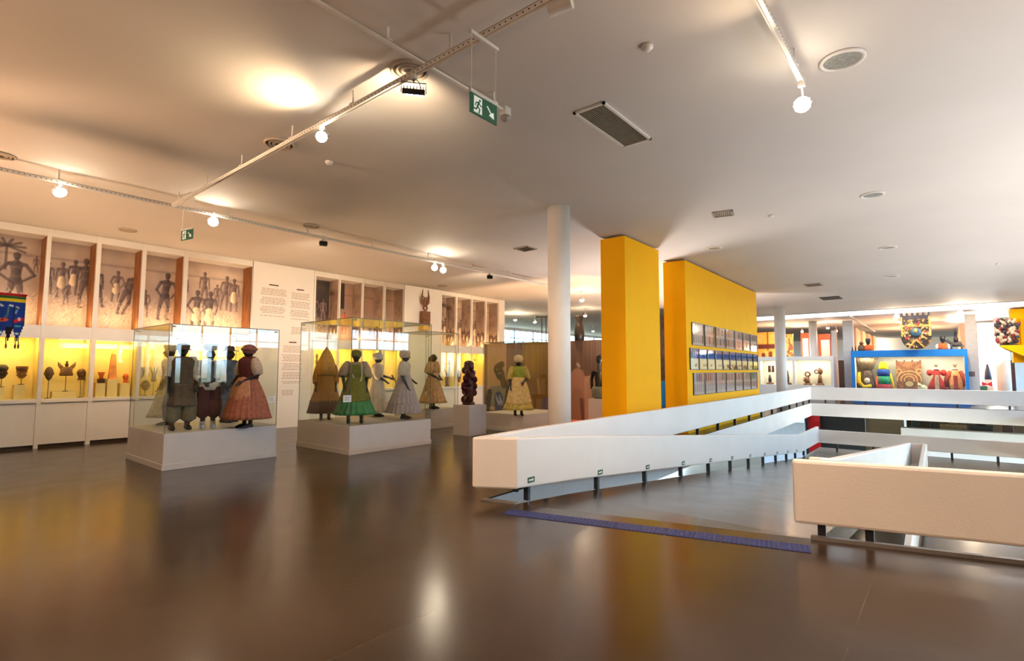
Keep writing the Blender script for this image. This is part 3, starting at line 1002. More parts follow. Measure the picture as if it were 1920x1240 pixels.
def mask(px, pytop, pybot, wpx, z0, label, m, style='plain', y=VY):
    a, c = at_y(px, pytop, y), at_y(px, pybot, y)
    w = (at_y(px + wpx, (pytop + pybot) / 2, y).x - at_y(px, (pytop + pybot) / 2, y).x) / 2
    t = thing('carved_mask', label, 'mask', (c.x, y, 0))
    zc, hz = (a.z + c.z) / 2, (a.z - c.z) / 2
    b = MB()
    if style == 'plain':
        face(b, (0, 0, zc), w, w * 0.8, hz, 0.7)
    elif style == 'cap':
        face(b, (0, 0, zc - hz * 0.25), w * 0.85, w * 0.75, hz * 0.75)
        MB().lathe([(w * 0.8, 0), (w * 1.0, hz * 0.25), (w * 0.98, hz * 0.5), (w * 0.6, hz * 0.8), (0.01, hz * 0.86)], (0, 0, zc + 0.1 * hz), 20).obj('cap', mat('mask_cap', hexc(58, 56, 54), 0.5, var=0.25), t, smooth=True)
    elif style == 'headdress':
        face(b, (0, 0, zc - hz * 0.4), w * 0.82, w * 0.7, hz * 0.58, 0.75)
        MB().lathe([(w * 0.7, 0), (w * 0.92, hz * 0.3), (w * 1.0, hz * 0.62), (w * 1.03, hz * 0.98), (w * 0.8, hz * 1.0), (w * 0.75, hz * 0.7)], (0, 0, zc), 20).ring((0, 0, zc + 0.05 * hz), w * 0.85, 0.012).obj('headdress', WOODB, t, smooth=True)
    elif style == 'crown':
        face(b, (0, -w * 0.1, zc - hz * 0.35), w * 0.55, w * 0.5, hz * 0.5, 0.8)
        b.lathe([(w * 0.78, -hz), (w * 0.85, -hz * 0.8), (w * 0.72, -hz * 0.5), (w * 0.75, hz * 0.1), (w * 0.4, hz * 0.2)], (0, 0, zc), 20)
        for s_ in (-1, 1):
            b.tube([(s_ * w * 0.5, 0, zc), (s_ * w * 0.85, 0, zc + hz * 0.4), (s_ * w * 1.05, 0, zc + hz * 0.85)], [w * 0.28, w * 0.24, w * 0.04], 10)
        MB().ball((0, 0, zc + hz * 0.45), (w * 0.24, w * 0.2, hz * 0.3)).ball((0, 0, zc + hz * 0.8), (w * 0.14, w * 0.14, hz * 0.2)).obj('finial', WOOD, t, smooth=True)
    elif style == 'head':
        face(b, (0, 0, zc), w * 0.85, w * 0.85, hz, 0.8)
        b.lathe([(w * 0.85, -hz), (w * 0.9, -hz * 0.9), (w * 0.55, -hz * 0.5)], (0, 0, zc), 16)
        b.lathe([(w * 1.0, 0.1 * hz), (w * 1.0, 0.5 * hz), (w * 0.6, 0.95 * hz), (0.01, hz)], (0, w * 0.1, zc), 16)
    b.obj('face', m, t, smooth=True)
    if c.z - z0 > 0.01:
        rod_and_foot(t, z0, c.z + 0.03)
    return t


z = box_pedestal(-14, 8, 727, 'square pedestal at the frame edge in the nearest vitrine bay')
mask(3, 683, 711, 24, z, 'grey-capped carved mask cut by the frame edge in the nearest bay', WOOD, 'cap')
z = box_pedestal(27, 48, 722, 'square pedestal under the pale carved headdress mask')
mask(40, 687, 711, 23, z, 'pale brown carved mask with a broad headdress, near the blue banner', mat('mask_tan', hexc(150, 104, 66), 0.5, var=0.3, scale=20), 'headdress')
mask(91, 688, 714, 18, SH, 'dark oval carved mask on a thin rod, left of the winged mask', mat('mask_grey', hexc(82, 64, 52), 0.5, var=0.4, scale=20), 'plain')
z = box_pedestal(98, 143, 735, 'low wide plinth under the winged mask', y=VY + 0.05)
mask(124, 677, 705, 31, z, 'winged crown-like carved mask on a thin rod', mat('mask_brown', hexc(104, 72, 48), 0.5, var=0.4, scale=20), 'crown')
mask(152, 692, 713, 17, SH, 'dark carved head on a thin rod, right of the winged mask', mat('mask_dark', hexc(84, 48, 30), 0.5, var=0.3, scale=20), 'head')
z = box_pedestal(180, 198, 719, 'small pedestal under the flared wooden cup')
c = at_y(189, 719, VY); a = at_y(189, 698, VY); hh = a.z - z
t = thing('wooden_cup', 'small flared orange wooden cup on a dark base, beside the obelisk', 'cup', (c.x, VY, z))
MB().box((-0.06, -0.06, 0), (0.06, 0.06, hh * 0.38)).obj('base', WOOD, t, bevel=0.006)
MB().lathe([(0.045, hh * 0.38), (0.035, hh * 0.6), (0.06, hh * 0.85), (0.07, hh)], n=16).obj('bowl', WOODO, t, smooth=True)
z = box_pedestal(202, 221, 711, 'tall pedestal under the orange obelisk')
a = at_y(212, 658, VY)
t = thing('obelisk', 'pointed orange obelisk on a pedestal in the third vitrine bay', 'obelisk', (at_y(211, 700, VY).x, VY, z))
hh = a.z - z
MB().prism([(-0.075, -0.06), (0.075, -0.06), (0.075, 0.06), (-0.075, 0.06)], 0, 0.001).add([(-0.075, -0.06, 0), (0.075, -0.06, 0), (0.075, 0.06, 0), (-0.075, 0.06, 0), (-0.04, -0.035, hh * 0.88), (0.04, -0.035, hh * 0.88), (0.04, 0.035, hh * 0.88), (-0.04, 0.035, hh * 0.88), (0, 0, hh)], [(0, 1, 5, 4), (1, 2, 6, 5), (2, 3, 7, 6), (3, 0, 4, 7), (4, 5, 8), (5, 6, 8), (6, 7, 8), (7, 4, 8), (3, 2, 1, 0)]).obj('shaft', mat('obelisk_clay', hexc(226, 150, 86), 0.6, var=0.3, scale=5), t)
z = box_pedestal(226, 244, 719, 'small pedestal under the little carved head')
mask(235, 701, 718, 11, z, 'little orange carved head on a pedestal, right of the obelisk', WOODO, 'head')
mask(263, 688, 711, 13, SH, 'grey oval mask on a rod, seen beyond the corner of the large glass case', mat('mask_ash', hexc(120, 100, 84), 0.6, var=0.3), 'plain')
mask(288, 688, 716, 11, SH, 'slim carved mask with a topknot, beyond the large glass case', mat('mask_ash', (0, 0, 0)), 'crown')
mask(272, 713, 733, 17, SH, 'round flat carved mask low in the vitrine beyond the glass case', mat('mask_moss', hexc(112, 100, 70), 0.6, var=0.3), 'plain', y=VY - 0.1)
mask(310, 672, 700, 14, SH, 'orange carved mask on a rod behind the man in the brown coat', WOODO, 'plain')
# carved boards in the first bay of the second run
for i, (px, pt, w_, lab) in enumerate(((593, 664, 0.10, 'tall thin carved wooden staff in the bay behind the raffia costume'), (607, 672, 0.16, 'flat dark carved board in the bay behind the raffia costume'))):
    c = at_y(px, 716, VY); a = at_y(px, pt, VY)
    b = MB()
    hh = a.z - SH
    for k in range(7):
        b.ball((0, 0, hh * (k + 0.5) / 7), (w_ * (0.5 if k % 2 else 0.42), w_ * 0.3, hh / 12))
    b.tube([(0, 0, 0), (0, 0, hh)], [w_ * 0.4, w_ * 0.2], 10, sq=0.5)
    t = thing('carved_staff', lab, 'carving', (c.x, VY, SH))
    b.obj('shaft', WOODB, t, smooth=True)
    MB().lathe([(w_ * 0.8, 0), (w_ * 0.6, 0.03)], n=16).obj('base', WOOD, t)
# ring-tailed serpent sculpture
c = at_y(838, 722, VY)
t = thing('serpent_carving', 'brown carving with an open ring on top, beside the dark red totem', 'carving', (c.x, VY, SH))
MB().lathe([(0.10, 0), (0.08, 0.05), (0.03, 0.08)], n=16).obj('base', WOOD, t)
MB().tube([(0, 0, 0.06), (-0.02, 0, 0.3), (0.06, 0, 0.5), (0.12, 0, 0.72), (0.10, 0, 0.85)], [0.05, 0.075, 0.045, 0.03, 0.03], 10).ring((0.2, 0, 0.93), 0.1, 0.02, axis='y').obj('body', WOODB, t, smooth=True)
MB().tube([(0.0, 0, 0.4), (-0.12, 0, 0.62), (-0.10, 0, 0.9)], [0.03, 0.02, 0.015], 8).obj('horn', WOODB, t, smooth=True)
c = at_y(861, 720, VY)
t = thing('carved_figurine', 'small slender carved figure on a block, next to the dark red totem', 'carving', (c.x, VY, SH))
MB().box((-0.07, -0.07, 0), (0.07, 0.07, 0.14)).obj('base', VINT, t)
b = MB().lathe([(0.03, 0.14), (0.06, 0.3), (0.085, 0.45), (0.05, 0.6), (0.012, 0.72)], n=14); b.obj('figure', mat('mask_ash', (0, 0, 0)), t, smooth=True)
for i, (px, py) in enumerate(((890, 675), (897, 675), (893, 684), (898, 684))):
    c = at_y(px, py, NW + 0.53)
    o = MB().ring((c.x, NW + 0.525, c.z), 0.03, 0.01, axis='y').ball((c.x, NW + 0.522, c.z - 0.05), 0.015).obj('earring', BLACK, smooth=True)
    tag(o, 'tiny dark earring pinned to the vitrine back, %s of four' % ('upper left', 'upper right', 'lower left', 'lower right')[i], 'earring', 'earrings in the far vitrine')

# horned sculpture on a wall bracket
c = at_y(797, 608, NW - 0.2)
t = thing('wall_shelf', 'small yellow shelf block on the blank white wall panel', 'shelf', (c.x, NW - 0.2, c.z - 0.12))
MB().box((-0.17, -0.1, -0.1), (0.17, 0.17, 0.12)).obj('block', mat('shelf_ochre', hexc(214, 176, 88), 0.5), t)
t = thing('horned_sculpture', 'tall dark wooden sculpture with two raised horns on a wall shelf', 'sculpture', (c.x, NW - 0.2, c.z))
MB().prism([(-0.17, -0.1), (0.17, -0.1), (0.17, 0.1), (-0.17, 0.1)], 0, 0.46).box((-0.14, -0.13, 0.1), (0.14, -0.1, 0.2)).box((-0.12, -0.13, 0.3), (0.12, -0.1, 0.36)).obj('body', WOODB, t, bevel=0.015)
b = MB().ring((0, 0, 0.58), 0.08, 0.032, axis='y')
for s_ in (-1, 1):
    b.tube([(0, 0, 0.66), (s_ * 0.14, 0, 0.78), (s_ * 0.16, 0, 1.0), (s_ * 0.12, 0, 1.26)], [0.05, 0.045, 0.035, 0.012], 10)
b.tube([(-0.13, 0, 1.0), (0, 0, 0.92), (0.13, 0, 1.0)], 0.02, 8).ball((0, 0, 0.83), (0.1, 0.05, 0.14))
b.obj('horn', WOODB, t, smooth=True)

# ================================================================== GLASS CASES
CARD = mat('card_white', (0.82, 0.80, 0.80), 0.5, var=0.02)
INK = mat('card_ink', hexc(150, 140, 140), 0.6)


def glass_case(label, x0, x1, y0, y1, hp, ht, m=PLINTH):
    t = thing('display_case', label, 'display case', ((x0 + x1) / 2, (y0 + y1) / 2, 0))
    pb_ = MB().box((x0, y0, 0), (x1, y1, hp)).obj('plinth', m, t, world=True, bevel=0.008)
    e = 0.012
    MB().box((x0 - e, y0 - e, 0), (x1 + e, y1 + e, 0.10)).obj('skirting', m, pb_, world=True, bevel=0.004)
    i, g = 0.01, 0.010
    for (a, c) in (((x0 + i, y0 + i), (x1 - i, y0 + i + g)), ((x0 + i, y1 - i - g), (x1 - i, y1 - i)), ((x0 + i, y0 + i + g), (x0 + i + g, y1 - i - g)), ((x1 - i - g, y0 + i + g), (x1 - i, y1 - i - g))):
        MB().box((*a, hp), (*c, ht)).obj('glass_pane', GLASS, t, world=True)
    gt_ = MB().box((x0 + i, y0 + i, ht), (x1 - i, y1 - i, ht + g)).obj('glass_top', GLASS, t, world=True)
    b = MB()
    q = 0.009
    for x in (x0 + i, x1 - i):
        for y in (y0 + i, y1 - i):
            b.box((x - q / 2, y - q / 2, hp), (x + q / 2, y + q / 2, ht + g))
    for y in (y0 + i, y1 - i):
        b.box((x0 + i, y - q / 2, ht), (x1 - i, y + q / 2, ht + g + 0.002))
    for x in (x0 + i, x1 - i):
        b.box((x - q / 2, y0 + i, ht), (x + q / 2, y1 - i, ht + g + 0.002))
    b.obj('edge_seal', SEAL, t, world=True)
    b = MB()
    for x in (x0 + 0.07, x1 - 0.07):
        for y in (y0 + 0.01, y1 - 0.01):
            b.box((x - 0.03, y - 0.012, ht - 0.045), (x + 0.03, y + 0.012, ht - 0.02))
    b.obj('corner_clip', STEEL, gt_, world=True)
    return t


def card(px, py, wpx, hpx, y, label):
    c = at_y(px, py, y); s_ = (at_y(px + 10, py, y).x - c.x) / 10
    sz = (at_y(px, py, y).z - at_y(px, py + 10, y).z) / 10
    t = thing('label_card', label, 'label card', (c.x, y, c.z))
    cd_ = MB().box((-wpx * s_ / 2, -0.004, -hpx * sz / 2), (wpx * s_ / 2, 0, hpx * sz / 2)).obj('card', CARD, t)
    b = MB()
    for k in range(4):
        b.box((-wpx * s_ * 0.36, -0.0052, hpx * sz * (0.22 - 0.16 * k)), (wpx * s_ * (0.34 - 0.07 * (k % 3)), -0.0041, hpx * sz * (0.28 - 0.16 * k)))
    b.obj('text_block', INK, cd_)


CA = (3.08, 4.96, 9.94, 11.84, 0.595, 2.40)
CB = (5.94, 8.02, 9.01, 10.98, 0.555, 2.67)
CC = (9.80, 11.08, 11.25, 12.6, 0.545, 2.73)
CD = (9.82, 11.70, 8.30, 9.15, 0.45, 2.40)
glass_case('glass display case holding costumed men and a woman in a rust skirt', *CA)
glass_case('glass display case with the green-skirted mannequin, second from the near end', *CB)
glass_case('small glass display case holding one tan-gowned mannequin, behind the dark red totem', *CC)
# case D stands slightly behind the column; take its footprint from its floor corners
p1, p2 = at_z(980, 812), at_z(904, 822)
CD = (p1.x, p1.x + 1.9, p1.y, p1.y + 1.45, 0.47, 2.42)
glass_case('glass display case with a mannequin in a yellow-green dress, beside the round column', *CD)
card(510, 749, 12, 11, CA[2] + 0.008, 'small white label card on the glass of the largest case')
card(651, 748, 15, 13, CB[2] + 0.008, 'small pinkish label card in front of the green skirt')
card(802, 741, 9, 13, CC[2] + 0.008, 'small white label card in front of the tan gown')
card(975, 743, 9, 12, CD[2] + 0.008, 'small label card in front of the yellow-green dress')


# ================================================================== MANNEQUINS
def hand(b, w, d, side, s):
    """palm, four fingers and a thumb continuing from the wrist w along d"""
    d = Vector(d).normalized()
    a = d.cross(Vector((0, 1, 0)))
    if a.length < 0.2:
        a = d.cross(Vector((1, 0, 0)))
    a.normalize()
    n = a.cross(d).normalized()
    w = Vector(w)
    pc = w + d * 0.045 * s
    b.tube([w, pc, w + d * 0.085 * s], [0.024 * s, 0.034 * s, 0.033 * s], 8, sq=0.6)
    for k, ln in enumerate((0.062, 0.072, 0.068, 0.052)):
        o = a * (0.026 - 0.0175 * k) * s
        p0 = w + d * 0.075 * s + o
        p1 = p0 + d * ln * 0.6 * s - n * 0.006 * s
        p2 = p1 + d * ln * 0.45 * s - n * 0.018 * s
        b.tube([p0, p1, p2], [0.0095 * s, 0.009 * s, 0.0075 * s], 6)
    p0 = w + d * 0.03 * s + a * 0.026 * s * side
    b.tube([p0, p0 + (d * 0.6 + a * 0.7 * side) * 0.04 * s, p0 + (d + a * 0.45 * side) * 0.06 * s], [0.011 * s, 0.0105 * s, 0.008 * s], 6)


HANG_L = ((-0.165, 0, 1.225), (-0.225, 0.02, 0.97), (-0.215, -0.09, 0.765))
HANG_R = ((0.165, 0, 1.225), (0.225, 0.02, 0.97), (0.215, -0.09, 0.765))
BENT_L = ((-0.165, 0, 1.225), (-0.24, 0.03, 0.98), (-0.10, -0.17, 0.86))
BENT_R = ((0.165, 0, 1.225), (0.24, 0.03, 0.98), (0.10, -0.17, 0.86))
HIP_R = ((0.165, 0, 1.225), (0.30, 0.0, 1.02), (0.18, -0.12, 0.86))
REACH_R = ((0.165, 0, 1.225), (0.235, -0.08, 1.0), (0.20, -0.30, 0.93))


def mannequin(label, px, py, hp, rot, h, armL=HANG_L, armR=HANG_R, skin=SKIN, turn=0.0, stance=0.085):
    p = at_z(px, py, hp)
    s = h / 1.5
    t = thing('costumed_mannequin', label, 'mannequin', (p.x, p.y, hp), R(rot))
    b = MB()
    V = lambda *q: Vector(q) * s
    # trunk
    k = len(b.v)
    b.lathe([(0.05, 0.70), (0.135, 0.74), (0.15, 0.80), (0.125, 0.93), (0.135, 1.02), (0.155, 1.13), (0.165, 1.2), (0.12, 1.25), (0.05, 1.275)], n=18, sx=1.0, sy=0.68)
    for i in range(k, len(b.v)):
        b.v[i] = tuple(Vector(b.v[i]) * s)
    b.tube([V(0, 0.01, 1.22), V(0, 0.0, 1.33)], [0.055 * s, 0.048 * s], 10)
    # head with face
    k = len(b.v)
    face(b, (0, 0, 0), 0.077, 0.092, 0.112, 0.78)
    M = Matrix.Translation((0, -0.012 * s, 1.385 * s)) @ Matrix.Rotation(R(turn), 4, 'Z') @ Matrix.Scale(s, 4)
    b.move(M, k)
    for (A_, sd) in ((armL, -1), (armR, 1)):
        S_, E_, Wr = [V(*q) for q in A_]
        b.tube([S_ * 0.6 + V(0, 0, 1.215) * 0.4, S_, (S_ + E_) / 2, E_, (E_ + Wr) / 2, Wr], [0.05 * s, 0.052 * s, 0.045 * s, 0.038 * s, 0.036 * s, 0.025 * s], 10)
        hand(b, Wr, Wr - E_ + Vector((0, -0.02, -0.06)) * s, -sd, s)
    for sd in (-1, 1):
        b.tube([V(sd * 0.07, 0, 0.78), V(sd * stance, -0.005, 0.6), V(sd * stance, -0.012, 0.42), V(sd * stance, 0.015, 0.28), V(sd * stance, 0.015, 0.06)], [0.085 * s, 0.075 * s, 0.054 * s, 0.052 * s, 0.034 * s], 10)
        b.tube([V(sd * stance, 0.06, 0.035), V(sd * stance, 0.0, 0.045), V(sd * (stance + 0.005), -0.08, 0.03), V(sd * (stance + 0.008), -0.16, 0.018)], [0.034 * s, 0.04 * s, 0.036 * s, 0.018 * s], 10)
    b.obj('body', skin, t, rm=0.0085)
    t['s'] = s
    return t, s


def cloth(name, col, rough=0.85, var=0.18, scale=14, **kw):
    return mat(name, col, rough, var=var, scale=scale, bump=0.25, bscale=50, **kw)


def skirt(t, s, m, z0, z1, r0, r1, pleats=22, amp=0.05, name='skirt', sx=1.0, sy=0.92, arc=None, bulge=0.0, n=110):
    """gathered skirt from waist z1 (r1) down to hem z0 (r0)"""
    rnd = random.Random(hash(name) % 1000 + int(r0 * 999))
    ph = [rnd.uniform(-0.5, 0.5) for _ in range(8)]
    prof = []
    K = 12
    for i in range(K + 1):
        q = i / K
        r_ = r0 + (r1 - r0) * (q ** 0.82) + bulge * math.sin(PI * q)
        prof.append((r_ * s, (z0 + (z1 - z0) * q) * s))
    wob = lambda a, q: 1 + amp * (1 - q) * math.sin(pleats * a + 1.5 * math.sin(3 * a + ph[0])) + 0.02 * (1 - q) * math.sin(5 * a + ph[1])
    b = MB()
    if arc is None:
        b.lathe(prof, n=n, sx=sx, sy=sy, wob=wob, cap=False)
        k = len(b.v)
        # turned hem: inner face
        b.lathe([(r_ * 0.965, z) for r_, z in prof[:4]], n=n, sx=sx, sy=sy, wob=wob, cap=False)
        b.f += [(i, k + i, k + (i + 1) % n, (i + 1) % n) for i in range(n)]
        k2 = len(prof) - 1
        b.f.append(tuple(k2 * n + i for i in range(n)))
    else:
        a0, a1 = R(arc[0]), R(arc[1])
        m_ = 36
        vs, fs = [], []
        for i, (r_, z) in enumerate(prof):
            q = i / K
            for j in range(m_ + 1):
                a = a0 + (a1 - a0) * j / m_
                zz_ = z + (0.05 * s * (1 - q) * abs(2 * j / m_ - 1) ** 2)
                w_ = wob(a, q) * r_
                vs.append((w_ * math.cos(a) * sx, w_ * math.sin(a) * sy, zz_))
        fs = [(i * (m_ + 1) + j, i * (m_ + 1) + j + 1, (i + 1) * (m_ + 1) + j + 1, (i + 1) * (m_ + 1) + j) for i in range(K) for j in range(m_)]
        b.add(vs, fs)
        o = b.obj(name, m, t, smooth=True)
        sl = o.modifiers.new('cloth', 'SOLIDIFY'); sl.thickness = 0.006
        return o
    return b.obj(name, m, t, smooth=True)


def bodice(t, s, m, z0=0.9, z1=1.26, ease=0.018, name='bodice', flare=0.0):
    pr = [(0.15 + flare, 0.72), (0.155 + flare * 0.8, 0.80), (0.130 + flare * 0.3, 0.93), (0.140, 1.02), (0.160, 1.13), (0.170, 1.20), (0.125, 1.255), (0.065, 1.28)]
    P = [(r_ + ease, z) for r_, z in pr if z0 <= z <= z1 + 0.03]
    b = MB().lathe([(r_ * s, z * s) for r_, z in P], n=36, sy=0.74, wob=lambda a, q: 1 + 0.02 * math.sin(9 * a))
    return b.obj(name, m, t, smooth=True)


def sleeves(t, s, m, armL, armR, frac=0.9, r0=0.07, r1=0.06, puff=0.0):
    for A_ in (armL, armR):
        S_, E_, Wr = [Vector(q) * s for q in A_]
        pts, rad = [], []
        for i in range(9):
            q = i / 8 * frac * 2
            p = S_.lerp(E_, q) if q <= 1 else E_.lerp(Wr, q - 1)
            pts.append(p)
            rad.append((r0 + (r1 - r0) * i / 8 + puff * math.sin(PI * i / 8)) * s)
        pts = [S_.lerp(Vector((0, 0, S_.z)), 0.25)] + pts
        rad = [rad[0] * 0.8] + rad
        MB().tube(pts, rad, 14).obj('sleeve', m, t, smooth=True)


def wrap(t, s, m, size=1.0, tall=0.0, name='headwrap', tie=False):
    b = MB().lathe([(0.083, -0.01), (0.098, 0.03), (0.105, 0.07), (0.094, 0.11 + tall), (0.055, 0.14 + tall), (0.005, 0.15 + tall)], n=24, sx=1.0, sy=1.12, wob=lambda a, q: 1 + 0.04 * math.sin(6 * a + 9 * q))
    if tie:
        b.ball((0.02, -0.05, 0.16), (0.05, 0.03, 0.05)).ball((-0.05, -0.05, 0.15), (0.04, 0.03, 0.045))
    b.move(Matrix.Translation((0, 0.0, 1.385 * s)) @ Matrix.Scale(s * size, 4))
    return b.obj(name, m, t, smooth=True)


def trousers(t, s, m, z0=0.3, r=0.11, stance=0.085, puff=0.03, gather=True):
    for sd in (-1, 1):
        pts = [(sd * 0.06, 0, 0.86), (sd * 0.08, 0, 0.72), (sd * stance, -0.01, 0.55), (sd * (stance + 0.01), -0.01, 0.42), (sd * (stance + 0.005), 0, z0 + 0.05), (sd * stance, 0.01, z0)]
        rad = [0.1, 0.125, r + puff * 0.5, r + puff, r + puff * 0.4, r * (0.55 if gather else 1.0)]
        MB().tube([Vector(p) * s for p in pts], [q * s for q in rad], 18).obj('trouser_leg', m, t, smooth=True)


def shoes(t, s, m, stance=0.085):
    for sd in (-1, 1):
        b = MB().tube([Vector(p) * s for p in ((sd * stance, 0.075, 0.035), (sd * stance, 0.0, 0.05), (sd * (stance + 0.005), -0.09, 0.036), (sd * (stance + 0.01), -0.18, 0.022))], [0.04 * s, 0.05 * s, 0.045 * s, 0.022 * s], 12)
        b.tube([Vector(p) * s for p in ((sd * stance, 0.015, 0.03), (sd * stance, 0.015, 0.13))], 0.045 * s, 12)
        for i, v in enumerate(b.v):
            b.v[i] = (v[0], v[1], max(v[2], 0.001))
        b.obj('shoe', m, t, smooth=True)


def necklace(t, s, m, drop=0.35, w=0.1, r_=0.008, name='necklace', lean=0.0):
    pts = []
    for i in range(17):
        q = i / 16
        a = PI * q
        pts.append(Vector((w * math.cos(a) * (1 + 0.2 * math.sin(a)) + lean * math.sin(a), -0.12 - 0.04 * math.sin(a), 1.26 - drop * math.sin(a))) * s)
    return MB().tube(pts, r_ * s, 8).obj(name, m, t, smooth=True)


# --- case A
BROWNC = cloth('coat_brown', hexc(98, 78, 62))
OLIVE = cloth('linen_olive', hexc(128, 116, 92))
WHT = cloth('linen_white', hexc(226, 218, 206), var=0.1)
MAROON = cloth('maroon_cloth', hexc(72, 22, 26))
BLUEG = cloth('blue_grey_cloth', hexc(92, 104, 122))
RUST = cloth('rust_cloth', hexc(164, 100, 78), var=0.28, scale=30)
RUSTL = cloth('rust_pale', hexc(198, 140, 104), var=0.15)
SHAWL = cloth('shawl_maroon', hexc(92, 38, 36), var=0.35, scale=40)
CREAM = cloth('cream_cloth', hexc(206, 192, 158), var=0.12)

t, s = mannequin('mannequin in a pale skirt and cap, standing behind the man in the brown coat', 313, 797, 0.595, -120, 1.48)
skirt(t, s, cloth('skirt_pale', hexc(190, 186, 150)), 0.16, 0.95, 0.36, 0.13, 14, 0.05)
bodice(t, s, WHT); sleeves(t, s, WHT, HANG_L, HANG_R, 0.7, 0.07, 0.05)
MB().lathe([(0.09, 1.40), (0.10, 1.44), (0.115, 1.49), (0.11, 1.52), (0.0, 1.525)], n=24).obj('cap', CREAM, t, smooth=True)

t, s = mannequin('mannequin in a long brown coat, olive breeches and brown cap, at the glass corner', 336, 806, 0.595, -6, 1.50, stance=0.12)
trousers(t, s, OLIVE, 0.14, 0.115, 0.12, 0.035); shoes(t, s, BLACK, 0.12)
bodice(t, s, BROWNC, 0.7, 1.26, 0.03, 'coat', 0.03)
skirt(t, s, BROWNC, 0.42, 0.80, 0.27, 0.19, 8, 0.05, 'coat_tails')
sleeves(t, s, WHT, HANG_L, HANG_R, 0.62, 0.075, 0.065); 
MB().lathe([(0.088, 1.40), (0.102, 1.43), (0.108, 1.475), (0.09, 1.51), (0.0, 1.52)], n=24, sy=1.12).lathe([(0.088, 1.405), (0.125, 1.40), (0.12, 1.415)], (0, -0.03, 0), 24).obj('cap', BROWNC, t, smooth=True)
MB().tube([(-0.2, -0.16, 0.55), (-0.16, -0.14, 1.1)], 0.012, 8).obj('strap', BLACK, t)

t, s = mannequin('mannequin with a white naval hat, white shirt and dark maroon trousers', 389, 803, 0.595, -15, 1.43, armL=BENT_L)
trousers(t, s, MAROON, 0.2, 0.105, 0.085, 0.03); shoes(t, s, cloth('shoe_pale', hexc(176, 180, 186)))
bodice(t, s, WHT, 0.7, 1.26, 0.025, 'shirt', 0.01); sleeves(t, s, WHT, BENT_L, HANG_R, 0.75, 0.075, 0.06)
MB().lathe([(0.155, 0.80), (0.16, 0.9)], n=24, sy=0.8).obj('sash', MAROON, t, smooth=True)
MB().lathe([(0.088, 1.40), (0.11, 1.43), (0.125, 1.48), (0.11, 1.52), (0.0, 1.52)], n=24).obj('hat', WHT, t, smooth=True)
MB().box((-0.05, -0.16, 0.85), (0.05, -0.128, 1.2)).obj('neckcloth', BLUEG, t)

t, s = mannequin('mannequin in a blue-grey jacket and round brimmed hat, between the sailor and the rust skirt', 425, 792, 0.595, 30, 1.46)
trousers(t, s, BLUEG, 0.1, 0.09, 0.085, 0.01, False); shoes(t, s, BLACK)
bodice(t, s, BLUEG, 0.7, 1.26, 0.03, 'jacket', 0.02); sleeves(t, s, BLUEG, HANG_L, HANG_R, 0.95, 0.075, 0.055)
MB().lathe([(0.17, 1.425), (0.172, 1.435), (0.095, 1.44), (0.09, 1.50), (0.06, 1.535), (0.0, 1.54)], n=28).obj('hat', cloth('felt_brown', hexc(92, 66, 58)), t, smooth=True)

t, s = mannequin('mannequin of a woman in a wide rust-red gathered skirt with maroon shawl', 462, 802, 0.595, -78, 1.47, armL=((-0.165, 0, 1.225), (-0.25, -0.02, 0.98), (-0.18, -0.22, 0.80)), armR=BENT_R)
skirt(t, s, RUST, 0.17, 0.96, 0.44, 0.14, 26, 0.05, bulge=0.05)
skirt(t, s, RUSTL, 0.50, 0.97, 0.335, 0.15, 9, 0.03, 'overskirt', arc=(140, 330), bulge=0.05)
bodice(t, s, WHT); sleeves(t, s, cloth('sleeve_print', hexc(202, 178, 156), var=0.3, scale=40), armL := ((-0.165, 0, 1.225), (-0.25, -0.02, 0.98), (-0.18, -0.22, 0.80)), BENT_R, 0.5, 0.085, 0.085, 0.02)
b = MB().lathe([(0.19, 0.88), (0.20, 1.0), (0.215, 1.12), (0.20, 1.22), (0.11, 1.29)], n=30, sy=0.8, wob=lambda a, q: 1 + 0.05 * math.sin(7 * a + 4 * q) - 0.25 * max(0, math.cos(a - 3.0)) * (1 - q)); b.obj('shawl', SHAWL, t, smooth=True)
wrap(t, s, cloth('wrap_brick', hexc(146, 92, 84)), 1.08, 0.0)
MB().ring((0, 0, 1.425), 0.115, 0.028).obj('headscarf_roll', cloth('wrap_brick', (0, 0, 0)), t, smooth=True)

# --- case B
RAF = cloth('raffia_orange', hexc(176, 116, 50), var=0.4, scale=30, stretch=(3, 3, 0.5))
RAFD = cloth('raffia_brown', hexc(84, 46, 26), var=0.35, scale=30, stretch=(3, 3, 0.5))
GREENC = cloth('satin_green', hexc(44, 132, 72), 0.45, var=0.25, scale=9)
OLIVG = cloth('lace_olive', hexc(124, 120, 48), var=0.3, scale=50)
LILAC = cloth('lilac_check', hexc(176, 166, 172), var=0.2, scale=45)
BEIGEL = cloth('lace_beige', hexc(176, 156, 128), var=0.35, scale=60)
GOLD = mat('gold_bead', hexc(206, 178, 96), 0.3, metal=0.4)

t, s = mannequin('headless-looking raffia costume with a pointed orange cone top and brown hem', 609, 787, 0.555, -30, 1.42)
skirt(t, s, RAF, 0.42, 1.02, 0.34, 0.17, 30, 0.04, 'raffia_skirt')
skirt(t, s, RAFD, 0.16, 0.45, 0.40, 0.335, 34, 0.04, 'raffia_hem')
MB().lathe([(0.21, 0.98), (0.205, 1.12), (0.165, 1.3), (0.10, 1.46), (0.03, 1.57), (0.006, 1.60)], n=40, sy=0.85, wob=lambda a, q: 1 + 0.02 * math.sin(20 * a)).obj('hood', cloth('raffia_gold', hexc(196, 140, 66), var=0.35, scale=30, stretch=(3, 3, 0.5)), t, smooth=True)
sleeves(t, s, RAF, HANG_L, HANG_R, 0.8, 0.08, 0.07)

